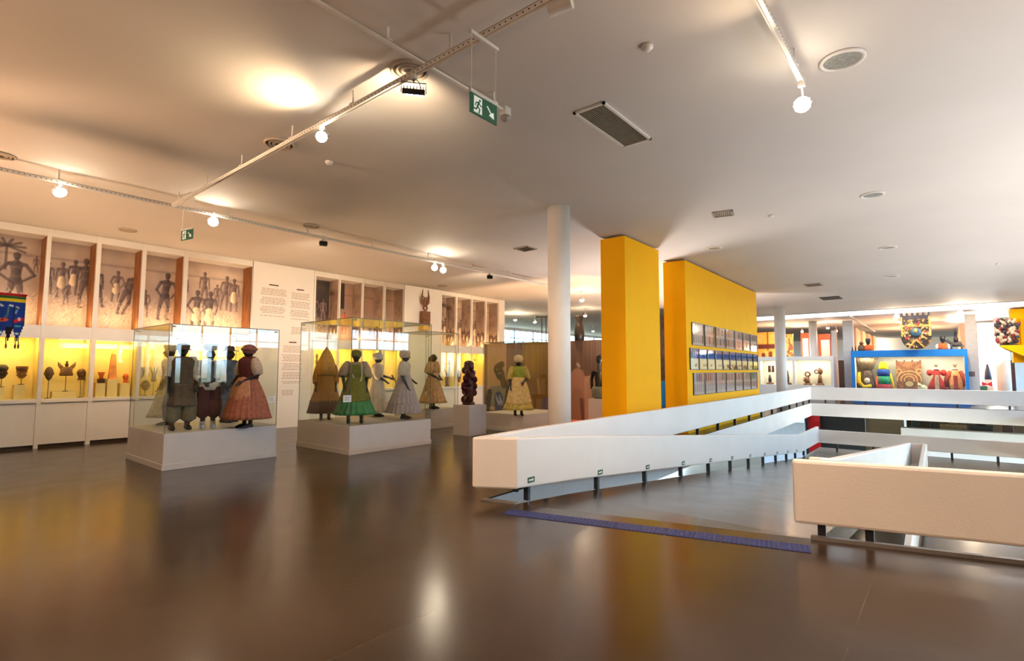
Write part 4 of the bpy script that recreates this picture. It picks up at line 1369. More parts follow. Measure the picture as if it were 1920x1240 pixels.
t, s = mannequin('mannequin in a bright green skirt with olive apron and white bead strings, facing out', 665, 794, 0.555, -34, 1.47, armL=((-0.165, 0, 1.225), (-0.26, 0.0, 1.0), (-0.23, -0.10, 0.80)), armR=HANG_R, stance=0.13)
skirt(t, s, GREENC, 0.19, 0.98, 0.43, 0.14, 18, 0.07)
skirt(t, s, OLIVG, 0.46, 1.0, 0.335, 0.155, 10, 0.03, 'apron', arc=(195, 345), bulge=0.02)
bodice(t, s, BEIGEL, 0.9, 1.26, 0.022); sleeves(t, s, BEIGEL, ((-0.165, 0, 1.225), (-0.26, 0.0, 1.0), (-0.23, -0.10, 0.80)), HANG_R, 0.55, 0.09, 0.10, 0.02)
MB().lathe([(0.19, 0.93), (0.19, 1.02)], n=30, sy=0.78).box((-0.09, -0.17, 1.0), (0.09, -0.135, 1.2)).obj('wrap_cloth', OLIVG, t, smooth=False)
necklace(t, s, WHT, 0.42, 0.1, 0.012, 'bead_string', 0.05); necklace(t, s, GOLD, 0.22, 0.09, 0.009)
wrap(t, s, OLIVG, 1.05, 0.0)

t, s = mannequin('mannequin in a plain white dress and tied white headwrap, holding out a fan', 706, 781, 0.555, 62, 1.46, armL=BENT_L, armR=REACH_R)
skirt(t, s, WHT, 0.10, 1.0, 0.33, 0.14, 16, 0.05, 'dress'); bodice(t, s, WHT); sleeves(t, s, WHT, BENT_L, REACH_R, 0.6, 0.08, 0.08, 0.02)
wrap(t, s, WHT, 1.1, 0.0, tie=True)
# the fan it holds
p = at_z(706, 781, 0.555); q = Matrix.Rotation(R(62), 4, 'Z') @ Vector((0.2, -0.42, 0.88))
f = thing('hand_fan', 'brown woven fan held by the white-dressed mannequin', 'fan', (p.x + q.x, p.y + q.y, 0.555 + q.z), R(62))
MB().lathe([(0.005, -0.006), (0.11, -0.006), (0.115, 0.006), (0.005, 0.006)], n=24, sx=1, sy=1).obj('blade', WOODB, f).rotation_euler = (R(60), 0, 0)
MB().tube([(0, 0.02, 0.0), (-0.0, 0.12, 0.05)], 0.01, 8).obj('handle', WOOD, f)

t, s = mannequin('mannequin in a lilac checked tiered skirt and pale headwrap, at the case corner', 757, 786, 0.555, 42, 1.49, armR=BENT_R)
skirt(t, s, LILAC, 0.34, 0.99, 0.38, 0.14, 22, 0.04); skirt(t, s, LILAC, 0.15, 0.37, 0.44, 0.375, 26, 0.06, 'flounce')
bodice(t, s, cloth('blouse_pale', hexc(206, 196, 180), var=0.12)); sleeves(t, s, cloth('blouse_pale', (0, 0, 0)), HANG_L, BENT_R, 0.5, 0.09, 0.095, 0.02)
wrap(t, s, cloth('wrap_pale', hexc(196, 178, 160), var=0.25, scale=30), 1.1, 0.01)

# --- case C and D
TAN = cloth('tan_silk', hexc(178, 146, 98), 0.6, var=0.25, scale=12)
t, s = mannequin('mannequin in a tan silk gown with dark hair, alone in the small far case', 811, 767, 0.55, 20, 1.55, armL=BENT_L, armR=BENT_R)
skirt(t, s, TAN, 0.17, 0.99, 0.42, 0.14, 14, 0.05); bodice(t, s, TAN); sleeves(t, s, TAN, BENT_L, BENT_R, 0.5, 0.09, 0.10, 0.02)
MB().ball((0, 0.02, 1.43), (0.095, 0.105, 0.09)).ball((0, 0.10, 1.34), (0.07, 0.06, 0.14)).obj('hair', BLACK, t, smooth=True)
YG = cloth('yellow_green_silk', hexc(186, 172, 88), 0.5, var=0.3, scale=10)
t, s = mannequin('mannequin in a yellow-green striped dress with white scarf, beside the round column', 972, 780, 0.47, -40, 1.50, armL=HANG_L, armR=BENT_R)
skirt(t, s, YG, 0.16, 0.99, 0.40, 0.14, 20, 0.05); bodice(t, s, cloth('green_bodice', hexc(142, 160, 52), 0.5), 0.9); sleeves(t, s, YG, HANG_L, BENT_R, 0.6, 0.075, 0.075, 0.01)
skirt(t, s, cloth('apron_cream', hexc(204, 184, 128), var=0.2), 0.3, 0.99, 0.35, 0.155, 8, 0.03, 'apron', arc=(190, 340), bulge=0.03)
wrap(t, s, CREAM, 1.15, 0.02)

# ================================================================== PEDESTAL WITH TOTEM
p0 = at_z(880, 819)
ZP = at_y(880, 761, p0.y).z
o = MB().box((p0.x, p0.y, 0), (p0.x + 0.62, p0.y + 0.58, ZP)).obj('pedestal', PLINTH, bevel=0.006)
tag(o, 'plain white pedestal under the dark red carved totem', 'pedestal')
cx, cy = p0.x + 0.27, p0.y + 0.30
hh = at_y(882, 677, cy).z - ZP
t = thing('carved_totem', 'dark red glossy carved wooden totem on a white pedestal', 'sculpture', (cx, cy, ZP))
MB().lathe([(0.16, 0), (0.165, 0.05), (0.12, 0.08)], n=20).obj('base', WOODR, t, smooth=True)
b = MB()
r_ = random.Random(3)
b.tube([(0, 0, 0.05), (0, 0, hh * 0.35), (0, 0, hh * 0.7), (0, 0, hh * 0.92)], [0.12, 0.14, 0.11, 0.10], 16)
for i in range(26):
    a = r_.uniform(0, 2 * PI); z = hh * (0.06 + 0.78 * i / 26)
    q = 0.12 + 0.05 * math.sin(3 * z)
    b.ball((q * math.cos(a), q * math.sin(a), z), (0.06, 0.06, 0.085), 10, 7)
face(b, (0, -0.05, hh * 0.84), 0.10, 0.09, 0.13)
b.ball((0, 0.0, hh * 0.93), (0.14, 0.13, 0.09)).ball((-0.1, 0, hh * 0.84), (0.05, 0.08, 0.13)).ball((0.1, 0, hh * 0.84), (0.05, 0.08, 0.13))
b.obj('figure', WOODR, t, rm=0.014)

# ================================================================== CEILING TRACKS, LAMPS, SIGNS
TZ = 4.45
PERF = mat('perforated_white', (0.84, 0.81, 0.77), 0.45, var=0.03)
_n, _l = PERF.node_tree.nodes, PERF.node_tree.links


def track(label, a, c, drops, thin=False):
    a, c = Vector(a), Vector(c)
    d = (c - a).normalized()
    L_ = (c - a).length
    t = thing('lamp_track', label, 'lighting track', a, math.atan2(d.y, d.x))
    # U-channel with a row of punched holes along its side
    b = MB().box((0, -0.022, 0.03), (L_, 0.022, 0.036)).box((0, -0.022, -0.012), (L_, -0.018, 0.036)).box((0, 0.018, -0.012), (L_, 0.022, 0.036)).box((0, -0.018, 0.006), (L_, 0.018, 0.010))
    if thin:
        b = MB().box((0, -0.016, 0), (L_, 0.016, 0.024))
    ch_ = b.obj('channel', PERF, t)
    b = MB()
    k = int(L_ / 0.06) if not thin else 0
    for i in range(k):
        x = 0.05 + i * 0.06
        b.box((x, -0.0228, 0.002), (x + 0.014, -0.0215, 0.014))
        b.box((x, 0.0215, 0.002), (x + 0.014, 0.0228, 0.014))
    if k:
        b.obj('punched_holes', mat('hole_dark', (0.03, 0.025, 0.02), 0.8), ch_)
    for x in drops:
        MB().box((x - 0.012, -0.004, 0.036), (x + 0.012, 0.004, CEIL - TZ)).box((x - 0.03, -0.03, 0.03), (x + 0.03, 0.03, 0.045)).obj('hanger', WMETAL, t)
    return t


track('long white lamp track crossing the ceiling from the near edge toward the vitrine wall', (3.11, 1.2, TZ), (3.11, 10.17, TZ), (0.6, 2.1, 3.6, 4.9, 6.3, 7.5, 8.7))
track('short white lamp track crossing the longest one near the exit sign', (0.6, 3.66, TZ + 0.045), (4.27, 3.66, TZ + 0.045), (0.9, 2.1, 3.5), True)
track('white lamp track ending at the bright bare lamp near the ramp', (3.4, 0.985, TZ), (5.56, 0.985, TZ), (0.4, 1.9))
track('white lamp track parallel to the vitrine wall', (-1.0, 10.19, TZ), (14.2, 10.19, TZ), (1.2, 2.6, 5.0, 6.6, 8.2, 9.9, 11.5, 13.2))


def flood(label, tx, ty, px, py, aim, power=0, body=WMETAL, glow=True, size=0.075, spot=80, col=TUNG, z=None, facing=None, soft=0.06):
    """track lamp: clamp on the track, yoke, tilted housing with a glowing front, curled cable"""
    z = z if z is not None else TZ - 0.15
    t = thing('track_lamp', label, 'spot lamp', (tx, ty, TZ))
    MB().box((-0.02, -0.03, -0.05), (0.02, 0.03, 0.045)).obj('clamp', WMETAL, t)
    c = Vector((0, 0, z - TZ))
    d = (Vector(aim) - Vector((tx, ty, z))).normalized()
    fd = (Vector(facing) - Vector((tx, ty, z))).normalized() if facing else d
    q = fd.to_track_quat('-Z', 'Y').to_matrix()
    MB().tube([(0, 0, -0.05), (0.0, 0, -0.06), tuple(c + q @ Vector((0, 0, 0.09)))], 0.008, 6).obj('stem', body, t)
    b = MB()
    sx = q @ Vector((1, 0, 0))
    b.tube([tuple(c + sx * size * 1.15), tuple(c + sx * size * 1.15 + q @ Vector((0, 0, 0.09))), tuple(c - sx * size * 1.15 + q @ Vector((0, 0, 0.09))), tuple(c - sx * size * 1.15)], 0.005, 6)
    b.obj('yoke', body, t)
    b = MB(); b.cbox((0, 0, 0.01), (size * 2.1, size * 1.3, 0.05))
    for k in range(7):
        b.cbox((-size * 0.9 + k * size * 0.3, 0, 0.045), (0.006, size * 1.2, 0.03))
    b.move(Matrix.Translation(c) @ q.to_4x4())
    hs_ = b.obj('housing', body, t, bevel=0.004)
    b = (MB().lathe([(size * 1.1, -0.004), (size * 1.05, -0.03), (size * 0.6, -0.055), (0.002, -0.065)], n=20) if glow and facing else MB().cbox((0, 0, -0.018), (size * 1.9, size * 1.1, 0.006))); b.move(Matrix.Translation(c) @ q.to_4x4())
    b.obj('lens', LENS if glow else LENSC, hs_)
    MB().tube([(0.02, 0.01, -0.02), (0.08, 0.02, -0.03), (0.11, 0.02, -0.09), (0.06, 0.01, (z - TZ) * 0.8), tuple(c + q @ Vector((0, 0, 0.04)))], 0.0045, 6).obj('cable', mat('cable_grey', (0.06, 0.05, 0.05), 0.5), t, smooth=True)
    if power:
        light('lamp_light', 'SPOT', tuple(Vector((tx, ty, z)) + fd * 0.06), power, col, t, aim=tuple(Vector((tx, ty, z)) + fd * 0.06 + d), spot_size=R(spot), spot_blend=0.6, shadow_soft_size=soft)
    return t


WALLAIM = lambda x: (x + 0.4, NW, 2.6)
flood('white track lamp with dark fins, nearest the frame edge on the wall track', 1.62, 10.19, 112, 362, WALLAIM(2.0), 260, z=4.31, facing=(2.4, 8.6, 2.0))
flood('glowing white track lamp above the text wall, right of the small exit sign', 3.77, 10.19, 400, 415, WALLAIM(4.0), 260, z=4.33, facing=(2.8, 5, 2.0))
flood('small black track lamp above the text wall, turned edge-on', 5.96, 10.19, 606, 455, WALLAIM(7.4), 200, BLACK, z=4.33, glow=False)
flood('left glowing lamp of the close pair over the middle display case', 9.13, 10.19, 815, 502, WALLAIM(9.6), 260, z=4.30, facing=(4, 4, 2.2), size=0.07)
flood('right glowing lamp of the close pair over the middle display case', 9.43, 10.19, 831, 507, WALLAIM(10.6), 260, z=4.28, facing=(4, 4, 2.0), size=0.07)
flood('small black track lamp far along the wall track, near the round column', 11.26, 10.19, 918, 518, WALLAIM(14), 260, BLACK, z=4.34, glow=False)
flood('glowing bare lamp on the longest track, under the bright ceiling pool', 3.11, 5.42, 603, 255, (2.4, 5.35, 5.0), 0, z=4.31, facing=(0.9, 1.6, 2.6), size=0.055)
flood('black floodlight hanging where the two tracks cross', 3.11, 3.80, 775, 165, (3.11 + 0.30, 3.80 + 0.36, 4.27 - 0.92), 0, BLACK, z=4.27, size=0.10)
flood('brightest bare lamp, at the track end over the ramp', 5.58, 0.985, 1508, 210, (6.2, 2.0, 0), 500, z=4.22, facing=(2.2, 0.9, 2.2), spot=150, size=0.066)
# halogen bulbs throw their light onto the ceiling as well
light('ceiling_wash', 'SPOT', (3.05, 5.40, 4.34), 80, (1.0, 0.70, 0.40), aim=(2.35, 5.50, 4.62), spot_size=R(120), spot_blend=1.0, shadow_soft_size=0.03)
light('ceiling_wash', 'SPOT', (3.2, 3.95, 4.22), 60, (1.0, 0.72, 0.44), aim=(3.7, 5.4, 4.62), spot_size=R(140), spot_blend=1.0, shadow_soft_size=0.03)
light('ceiling_wash', 'SPOT', (4.6, 1.1, 4.20), 9, (1.0, 0.74, 0.46), aim=(3.6, 1.3, 4.66), spot_size=R(140), spot_blend=1.0, shadow_soft_size=0.03)
light('ceiling_wash', 'SPOT', (9.0, 10.1, 4.36), 20, (1.0, 0.70, 0.40), aim=(9.2, 8.6, 4.66), spot_size=R(110), spot_blend=1.0, shadow_soft_size=0.03)

# white box projector on the long track, at the top frame edge
p = at_z(1053, 10, 4.38)
t = thing('box_spotlight', 'white cylindrical spotlight at the top frame edge on the longest track', 'spot lamp', (p.x, p.y, TZ))
MB().box((-0.02, -0.02, -0.04), (0.02, 0.02, 0.05)).obj('clamp', WMETAL, t)
b = MB().tube([(0.02, -0.08, -0.07), (-0.02, 0.1, -0.08)], [0.045, 0.045], 16); b.obj('housing', WMETAL, t)
# dome sensor at the end of the crossing track
t = thing('dome_sensor', 'white dome sensor at the end of the crossing track beside the exit sign', 'sensor', (4.29, 3.66, TZ))
MB().box((-0.05, -0.04, 0), (0.05, 0.04, 0.10)).obj('mount', WMETAL, t, bevel=0.006)
MB().lathe([(0.055, 0.0), (0.055, -0.03), (0.03, -0.055), (0.005, -0.06)], n=20).obj('dome', mat('dome_grey', (0.35, 0.32, 0.30), 0.2), t, smooth=True)

EX_G = mat('exit_green', hexc(8, 84, 58), 0.35, var=0.02, emit=hexc(8, 84, 58), es=0.12)
EX_W = mat('exit_white', (0.85, 0.88, 0.82), 0.4, emit=(0.85, 0.9, 0.8), es=0.15)


def exit_sign(label, loc, rotz, w, h, drop, scale_bar=1.0):
    """hanging emergency exit sign; local x = width, front is -Y, top of plate at z=0"""
    t = thing('exit_sign', label, 'exit sign', loc, rotz)
    MB().box((-w * 0.53, -0.018, drop), (w * 0.53, 0.018, drop + 0.03)).obj('ceiling_bar', WMETAL, t, bevel=0.004)
    for sx in (-1, 1):
        MB().tube([(sx * w * 0.46, 0, 0.02), (sx * w * 0.46, 0, drop)], 0.003, 6).obj('wire', WMETAL, t)
    MB().box((-w * 0.52, -0.016, 0), (w * 0.52, 0.016, 0.03)).obj('top_rail', WMETAL, t, bevel=0.003)
    pl_ = MB().box((-w / 2, -0.005, -h), (w / 2, 0.005, 0)).obj('plate', EX_G, t)
    def P(u, v):
        return (-w / 2 + u * w, -h + v * h)
    b = MB()
    y0, y1 = -0.0075, -0.0052
    # lit doorway
    b.slab([P(0.12, 0.10), P(0.42, 0.10), P(0.42, 0.93), P(0.12, 0.93)], y0, y1)
    b.obj('doorway', EX_W, pl_)
    # running figure cut into the doorway
    b = MB()
    y0, y1 = -0.0095, -0.0076
    cx, cz = P(0.335, 0.78)
    b.slab([(cx + 0.032 * w * math.cos(a), cz + 0.032 * w * math.sin(a)) for a in [i * PI / 6 for i in range(12)]], y0, y1)
    def limb(pts, th):
        for (u0, v0), (u1, v1) in zip(pts, pts[1:]):
            a_, c_ = Vector(P(u0, v0)), Vector(P(u1, v1))
            d_ = (c_ - a_).normalized(); n_ = Vector((-d_.y, d_.x)) * th * w; e = d_ * th * w * 0.5
            b.slab([tuple(a_ - n_ - e), tuple(c_ - n_ + e), tuple(c_ + n_ + e), tuple(a_ + n_ - e)], y0, y1)
    limb([(0.30, 0.68), (0.245, 0.42)], 0.026)
    limb([(0.30, 0.66), (0.20, 0.62), (0.17, 0.46)], 0.013)
    limb([(0.30, 0.66), (0.36, 0.52), (0.42, 0.54)], 0.013)
    limb([(0.25, 0.42), (0.33, 0.33), (0.30, 0.12)], 0.017)
    limb([(0.245, 0.42), (0.20, 0.27), (0.10, 0.27)], 0.017)
    b.obj('running_figure', EX_G, pl_)
    # diagonal arrow
    b = MB()
    y0, y1 = -0.0075, -0.0052
    limb([(0.62, 0.72), (0.80, 0.36)], 0.022)
    b.slab([P(0.88, 0.20), P(0.86, 0.56), P(0.79, 0.48), P(0.68, 0.30)][::-1], y0, y1)
    b.obj('arrow', EX_W, pl_)
    return t


exit_sign('large green hanging exit sign with running figure and arrow, near the crossing tracks', (3.118, 2.90, 3.905), 0, 0.325, 0.165, 0.50)
exit_sign('small distant green exit sign hanging above the vitrine wall track', (3.28, 9.95, 4.03), R(-78), 0.33, 0.17, 0.588)


def downlight(px, py, wpx, label, lit=False):
    p = at_z(px, py, CEIL)
    e = at_z(px + wpx / 2, py, CEIL)
    r_ = max(0.09, min(0.24, (e - p).length * 0.72))
    t = thing('ceiling_downlight', label, 'ceiling light', (p.x, p.y, CEIL))
    MB().lathe([(r_, 0), (r_ * 1.0, -0.012), (r_ * 0.82, -0.02), (r_ * 0.80, -0.004)], n=32).obj('rim', WMETAL, t, smooth=True)
    MB().lathe([(r_ * 0.80, -0.006), (r_ * 0.7, -0.003), (0.01, -0.001)], n=28).obj('lens', mat('lens_grey', (0.30, 0.31, 0.29), 0.15, var=0.3, scale=30), t)
    return t


def DL(px, py, r_, label):
    p = at_z(px, py, CEIL)
    t = thing('ceiling_downlight', label, 'ceiling light', (p.x, p.y, CEIL))
    MB().lathe([(r_, 0), (r_ * 1.0, -0.012), (r_ * 0.84, -0.024), (r_ * 0.80, -0.004)], n=32).obj('rim', WMETAL, t, smooth=True)
    MB().lathe([(r_ * 0.80, -0.007), (r_ * 0.7, -0.003), (0.01, -0.001)], n=28).obj('lens', mat('lens_grey', (0.30, 0.31, 0.29), 0.15, var=0.3, scale=30), t)
    return t


def RV(px, py, r_, label):   # round ventilation diffuser with concentric rings
    p = at_z(px, py, CEIL)
    t = thing('round_vent', label, 'ceiling vent', (p.x, p.y, CEIL))
    b = MB()
    for q in (1.0, 0.72, 0.46):
        b.lathe([(r_ * q, 0), (r_ * q, -0.022), (r_ * (q - 0.1), -0.03), (r_ * (q - 0.13), -0.004)], n=32)
    b.obj('cone_ring', mat('vent_cream', (0.45, 0.38, 0.31), 0.5), t, smooth=True)
    MB().lathe([(r_ * 0.98, -0.006), (0.01, -0.005)], n=28).obj('throat', mat('vent_dark', (0.03, 0.025, 0.02), 0.8), t)
    return t


DL(1579, 112, 0.20, 'large round recessed downlight with pale rim, right of the bright track-end lamp')
DL(1636, 365, 0.18, 'medium round recessed downlight over the middle of the ramp well')
RV(768, 131, 0.19, 'round ceiling vent behind the crossing of the two tracks')
RV(524, 269, 0.19, 'round ceiling vent beside the longest track, under the bright pool')
RV(240, 431, 0.17, 'round ceiling vent in front of the second mural niche')
RV(584, 423, 0.17, 'round ceiling vent above the text wall')
RV(2, 290, 0.16, 'round ceiling vent cut by the left frame edge')
DL(1339, 465, 0.19, 'round ceiling light above the wide yellow panel')
DL(1664, 464, 0.19, 'small round ceiling light over the far part of the ramp well')
RV(830, 535, 0.18, 'round ceiling vent over the horned wooden sculpture')
DL(1672, 518, 0.2, 'tiny round ceiling light before the far bright ceiling band')


def vent(px, py, w, h, rot, label, slats=12):
    p = at_z(px, py, CEIL)
    t = thing('ceiling_vent', label, 'ceiling vent', (p.x, p.y, CEIL), R(rot))
    b = MB()
    e = 0.03
    for (a, c) in (((-w / 2, -h / 2), (w / 2, -h / 2 + e)), ((-w / 2, h / 2 - e), (w / 2, h / 2)), ((-w / 2, -h / 2), (-w / 2 + e, h / 2)), ((w / 2 - e, -h / 2), (w / 2, h / 2))):
        b.box((*a, -0.025), (*c, 0.0))
    b.obj('frame', WMETAL if w > 0.8 else mat('vent_frame_grey', (0.35, 0.30, 0.26), 0.5), t)
    b = MB()
    for i in range(slats):
        y = -h / 2 + e + (h - 2 * e) * (i + 0.5) / slats
        b.cbox((0, y, -0.010), (w - 2 * e, (h - 2 * e) / slats * 0.9, 0.003), Matrix.Rotation(R(28), 3, 'X'))
    b.obj('louvre', GREYM, t)
    MB().box((-w / 2 + e, -h / 2 + e, -0.002), (w / 2 - e, h / 2 - e, -0.001)).obj('backing', mat('vent_dark', (0, 0, 0)), t)
    return t


vent(1152, 236, 1.22, 0.41, 0, 'large rectangular louvred ceiling vent near the exit sign', 14)
vent(1356, 400, 0.36, 0.36, 14, 'small square ceiling vent above the wide yellow panel', 8)
vent(985, 466, 0.42, 0.42, 0, 'small square ceiling vent left of the round column', 8)
vent(1525, 534, 0.6, 0.5, 0, 'small ceiling vent far over the ramp well, before the dark one', 8)
p = at_z(1558, 559, CEIL)
t = thing('ceiling_vent', 'black square ceiling opening far over the ramp well', 'ceiling vent', (p.x, p.y, CEIL))
MB().box((-0.5, -0.35, -0.02), (0.5, 0.35, 0)).obj('grille', mat('vent_dark', (0, 0, 0)), t)
for px, py, lab in ((1446, 404, 'small white smoke detector near the square ceiling vent'), (1871, 494, 'small smoke detector near the right frame edge'), (1213, 86, 'tiny ceiling sensor near the large louvred vent'), (617, 303, 'tiny ceiling sensor below the bare lamp')):
    p = at_z(px, py, CEIL)
    o = MB().lathe([(0.055, 0), (0.055, -0.02), (0.035, -0.045), (0.005, -0.05)], (p.x, p.y, CEIL), 18).obj('smoke_detector', WMETAL, smooth=True)
    tag(o, lab, 'smoke detector')

# glowing sheet added for the bright band across the far ceiling
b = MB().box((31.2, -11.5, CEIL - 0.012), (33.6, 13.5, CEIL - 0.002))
BAND = mat('slot_tube', (1, 1, 1), 0.5, emit=(0.86, 0.93, 1.0), es=1.6)
t = thing('glow_band', 'long cool-white glow sheet for a bright band across the far ceiling', 'ceiling light', (32.4, 1, CEIL))
b.obj('glow_sheet', BAND, t, world=True)
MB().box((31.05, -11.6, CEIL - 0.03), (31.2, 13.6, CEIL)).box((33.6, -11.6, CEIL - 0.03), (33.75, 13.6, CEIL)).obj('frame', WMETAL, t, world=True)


def small_lamp(px, py, label, z=4.3, r_=0.09, power=60):
    p = at_z(px, py, z)
    t = thing('spot_lamp', label, 'spot lamp', (p.x, p.y, CEIL))
    MB().tube([(0, 0, 0), (0, 0, z - CEIL + 0.08)], 0.012, 6).lathe([(r_ * 0.5, z - CEIL + 0.13), (r_ * 0.9, z - CEIL + 0.06), (r_, z - CEIL + 0.0)], n=16).obj('housing', WMETAL, t)
    MB().ball((0, 0, z - CEIL - 0.01), (r_ * 0.85, r_ * 0.85, r_ * 0.6), 14, 8).obj('bulb', LENS, t, smooth=True)
    if power:
        light('lamp_light', 'POINT', (p.x, p.y, z - 0.2), power, TUNG, t, shadow_soft_size=0.08)


small_lamp(1091, 563, 'upper glowing lamp between the column and the narrow yellow panel', power=28)
small_lamp(1097, 592, 'second glowing lamp below the upper one, beside the column', power=28)
small_lamp(1112, 621, 'lowest glowing lamp beside the narrow yellow panel', power=0)
small_lamp(966, 600, 'small lamp above the brown photo screen, left of the column', power=60)
small_lamp(1003, 604, 'small cool lamp above the brown photo screen, close to the column', power=0)
small_lamp(1800, 588, 'very bright lamp over the right end of the blue case', power=160, r_=0.16)
small_lamp(1504, 622, 'glowing lamp above the left red-orange panel', power=60)
small_lamp(1552, 615, 'glowing lamp above the right red-orange panel', power=60)
small_lamp(1568, 621, 'glowing lamp beside the grey fin left of the blue case', power=0)
for i, (px, py) in enumerate(((1681, 594), (1689, 603), (1692, 611), (1694, 620))):
    small_lamp(px, py, 'bulb in the receding row left of the hanging crest, %s from the top' % order(i), power=40 if i == 0 else 0, r_=0.12)
small_lamp(1646, 642, 'low glowing lamp behind the figures on top of the blue case', power=60)
small_lamp(1650, 640, 'low lamp', power=0) if False else None

# ================================================================== YELLOW PANELS AND FRAMES
YANG = math.atan2(0.213, 7.54)
t = thing('exhibit_partition', 'tall narrow yellow free-standing panel beside the round column', 'display wall', (10.33, 5.37, 0), R(0.6))
MB().box((0, 0, 0), (1.80, 0.60, 4.60)).obj('panel', YEL, t, bevel=0.004)
t = thing('exhibit_partition', 'wide yellow free-standing panel hung with three rows of framed photographs', 'display wall', (13.66, 5.34, 0), YANG)
MB().box((0, 0, 0), (7.55, 0.60, 4.60)).obj('panel', YEL, t, bevel=0.004)
ROW1 = [(0.40, 1.36), (1.44, 2.3), (2.43, 3.39), (3.43, 4.4), (4.44, 5.4), (5.44, 6.37), (6.41, 7.37)]
ROW2 = [(0.2, 0.89), (0.92, 1.6), (1.62, 2.33), (2.35, 3.05), (3.09, 3.81), (3.84, 4.53), (4.55, 5.21), (5.24, 5.94), (5.97, 6.68), (6.74, 7.39)]
ROW3 = [(0.42, 1.35), (1.37, 2.34), (2.38, 3.35), (3.37, 4.35), (4.39, 5.29), (5.33, 6.31), (6.34, 7.21)]


def photo_fn(kind, i, w, h):
    r_ = np.random.default_rng(100 * kind + i)
    def fn(X, Z):
        A = np.ones(X.shape + (3,)) * np.array((0.72, 0.62, 0.56))
        if kind == 2:
            A = mixc(A, (Z > 0.52 * h) * 1.0, (0.18, 0.24, 0.48))
            A = mixc(A, (Z > 0.80 * h) * 1.0, (0.58, 0.50, 0.48))
            for k in range(5):
                x = (k + 0.5) / 5 * w - w / 2
                A = mixc(A, np.clip(0.5 - cap(X, Z, (x, 0.56 * h), (x, 0.92 * h), 0.04) / 0.02, 0, 1) * 0.6, (0.26, 0.16, 0.16))
            A = mixc(A, (Z < 0.52 * h) * 1.0, (0.90, 0.80, 0.58))
            if i >= 4:
                g = grain(X + i, Z, 9, 9, i)
                A = mixc(A, np.clip((0.30 * h - Z) * 12, 0, 1) * (g > 0.45), (0.40, 0.30, 0.16))
            for k in range(2):
                x = r_.uniform(-0.2, 0.2)
                A = mixc(A, np.clip(0.5 - cap(X, Z, (x, 0.1), (x + 0.1, 0.12), 0.03) / 0.03, 0, 1) * 0.6, (0.45, 0.36, 0.3))
        else:
            for (za, zb) in ((0.56, 0.95), (0.06, 0.46)):
                for k in range(5):
                    x = (k + 0.5) / 5 * w * 0.92 - w * 0.46
                    c_ = (0.28, 0.17, 0.15) if r_.random() < 0.6 else (0.50, 0.44, 0.40)
                    if kind == 3 and za < 0.3:
                        c_ = (0.48, 0.42, 0.40)
                    A = mixc(A, np.clip(0.5 - cap(X, Z, (x, za * h + 0.05), (x, zb * h - 0.05), 0.05) / 0.02, 0, 1) * 0.85, c_)
        return A
    return fn


FRM = mat('frame_black', (0.02, 0.017, 0.015), 0.4)
rot = Matrix.Rotation(YANG, 3, 'Z')
for row, cells, za, zb, nm in ((1, ROW1, 2.34, 2.96, 'top'), (2, ROW2, 1.668, 2.253, 'middle'), (3, ROW3, 0.982, 1.585, 'bottom')):
    for i, (a, c) in enumerate(cells):
        w, h = c - a, zb - za
        o = Vector((13.66, 5.34, 0)) + rot @ Vector(((a + c) / 2, -0.001, 0))
        lab = 'framed %s, %s from the near end, %s row of the wide yellow panel' % ('blue-banded print' if row == 2 else 'sheet of photographs', order(i), nm)
        t = thing('framed_photo', lab, 'framed photograph', (o.x, o.y, za), YANG, 'framed photographs on the yellow panel')
        e = 0.018
        b = MB().box((-w / 2, -0.03, 0), (w / 2, 0, e)).box((-w / 2, -0.03, h - e), (w / 2, 0, h)).box((-w / 2, -0.03, e), (-w / 2 + e, 0, h - e)).box((w / 2 - e, -0.03, e), (w / 2, 0, h - e)).box((-w / 2 + e, -0.012, e), (w / 2 - e, 0, h - e))
        fr_ = b.obj('frame', FRM, t)
        m = painted('print', w - 2 * e, h - 2 * e, 20, 18, photo_fn(row, i, w, h), PAINTG, fr_)
        m.location = (0, -0.0135, e)

# ================================================================== BROWN PHOTO SCREEN behind the column
SX = 14.55
ya, yb = at_x(908, 643, SX).y, at_x(1150, 640, SX).y
zt = at_x(1000, 642, SX).z
t = thing('photo_screen', 'brown free-standing photo screen with a life-size man in a blue patterned cloth', 'photo screen', (SX, (ya + yb) / 2, 0))
MB().box((SX, yb, 0), (SX + 0.08, ya, zt)).obj('panel', mat('screen_brown', hexc(120, 88, 66), 0.5), t, world=True)
SW = ya - yb
pr_ = lambda px, py: (ya - at_x(px, py, SX).y, at_x(px, py, SX).z)


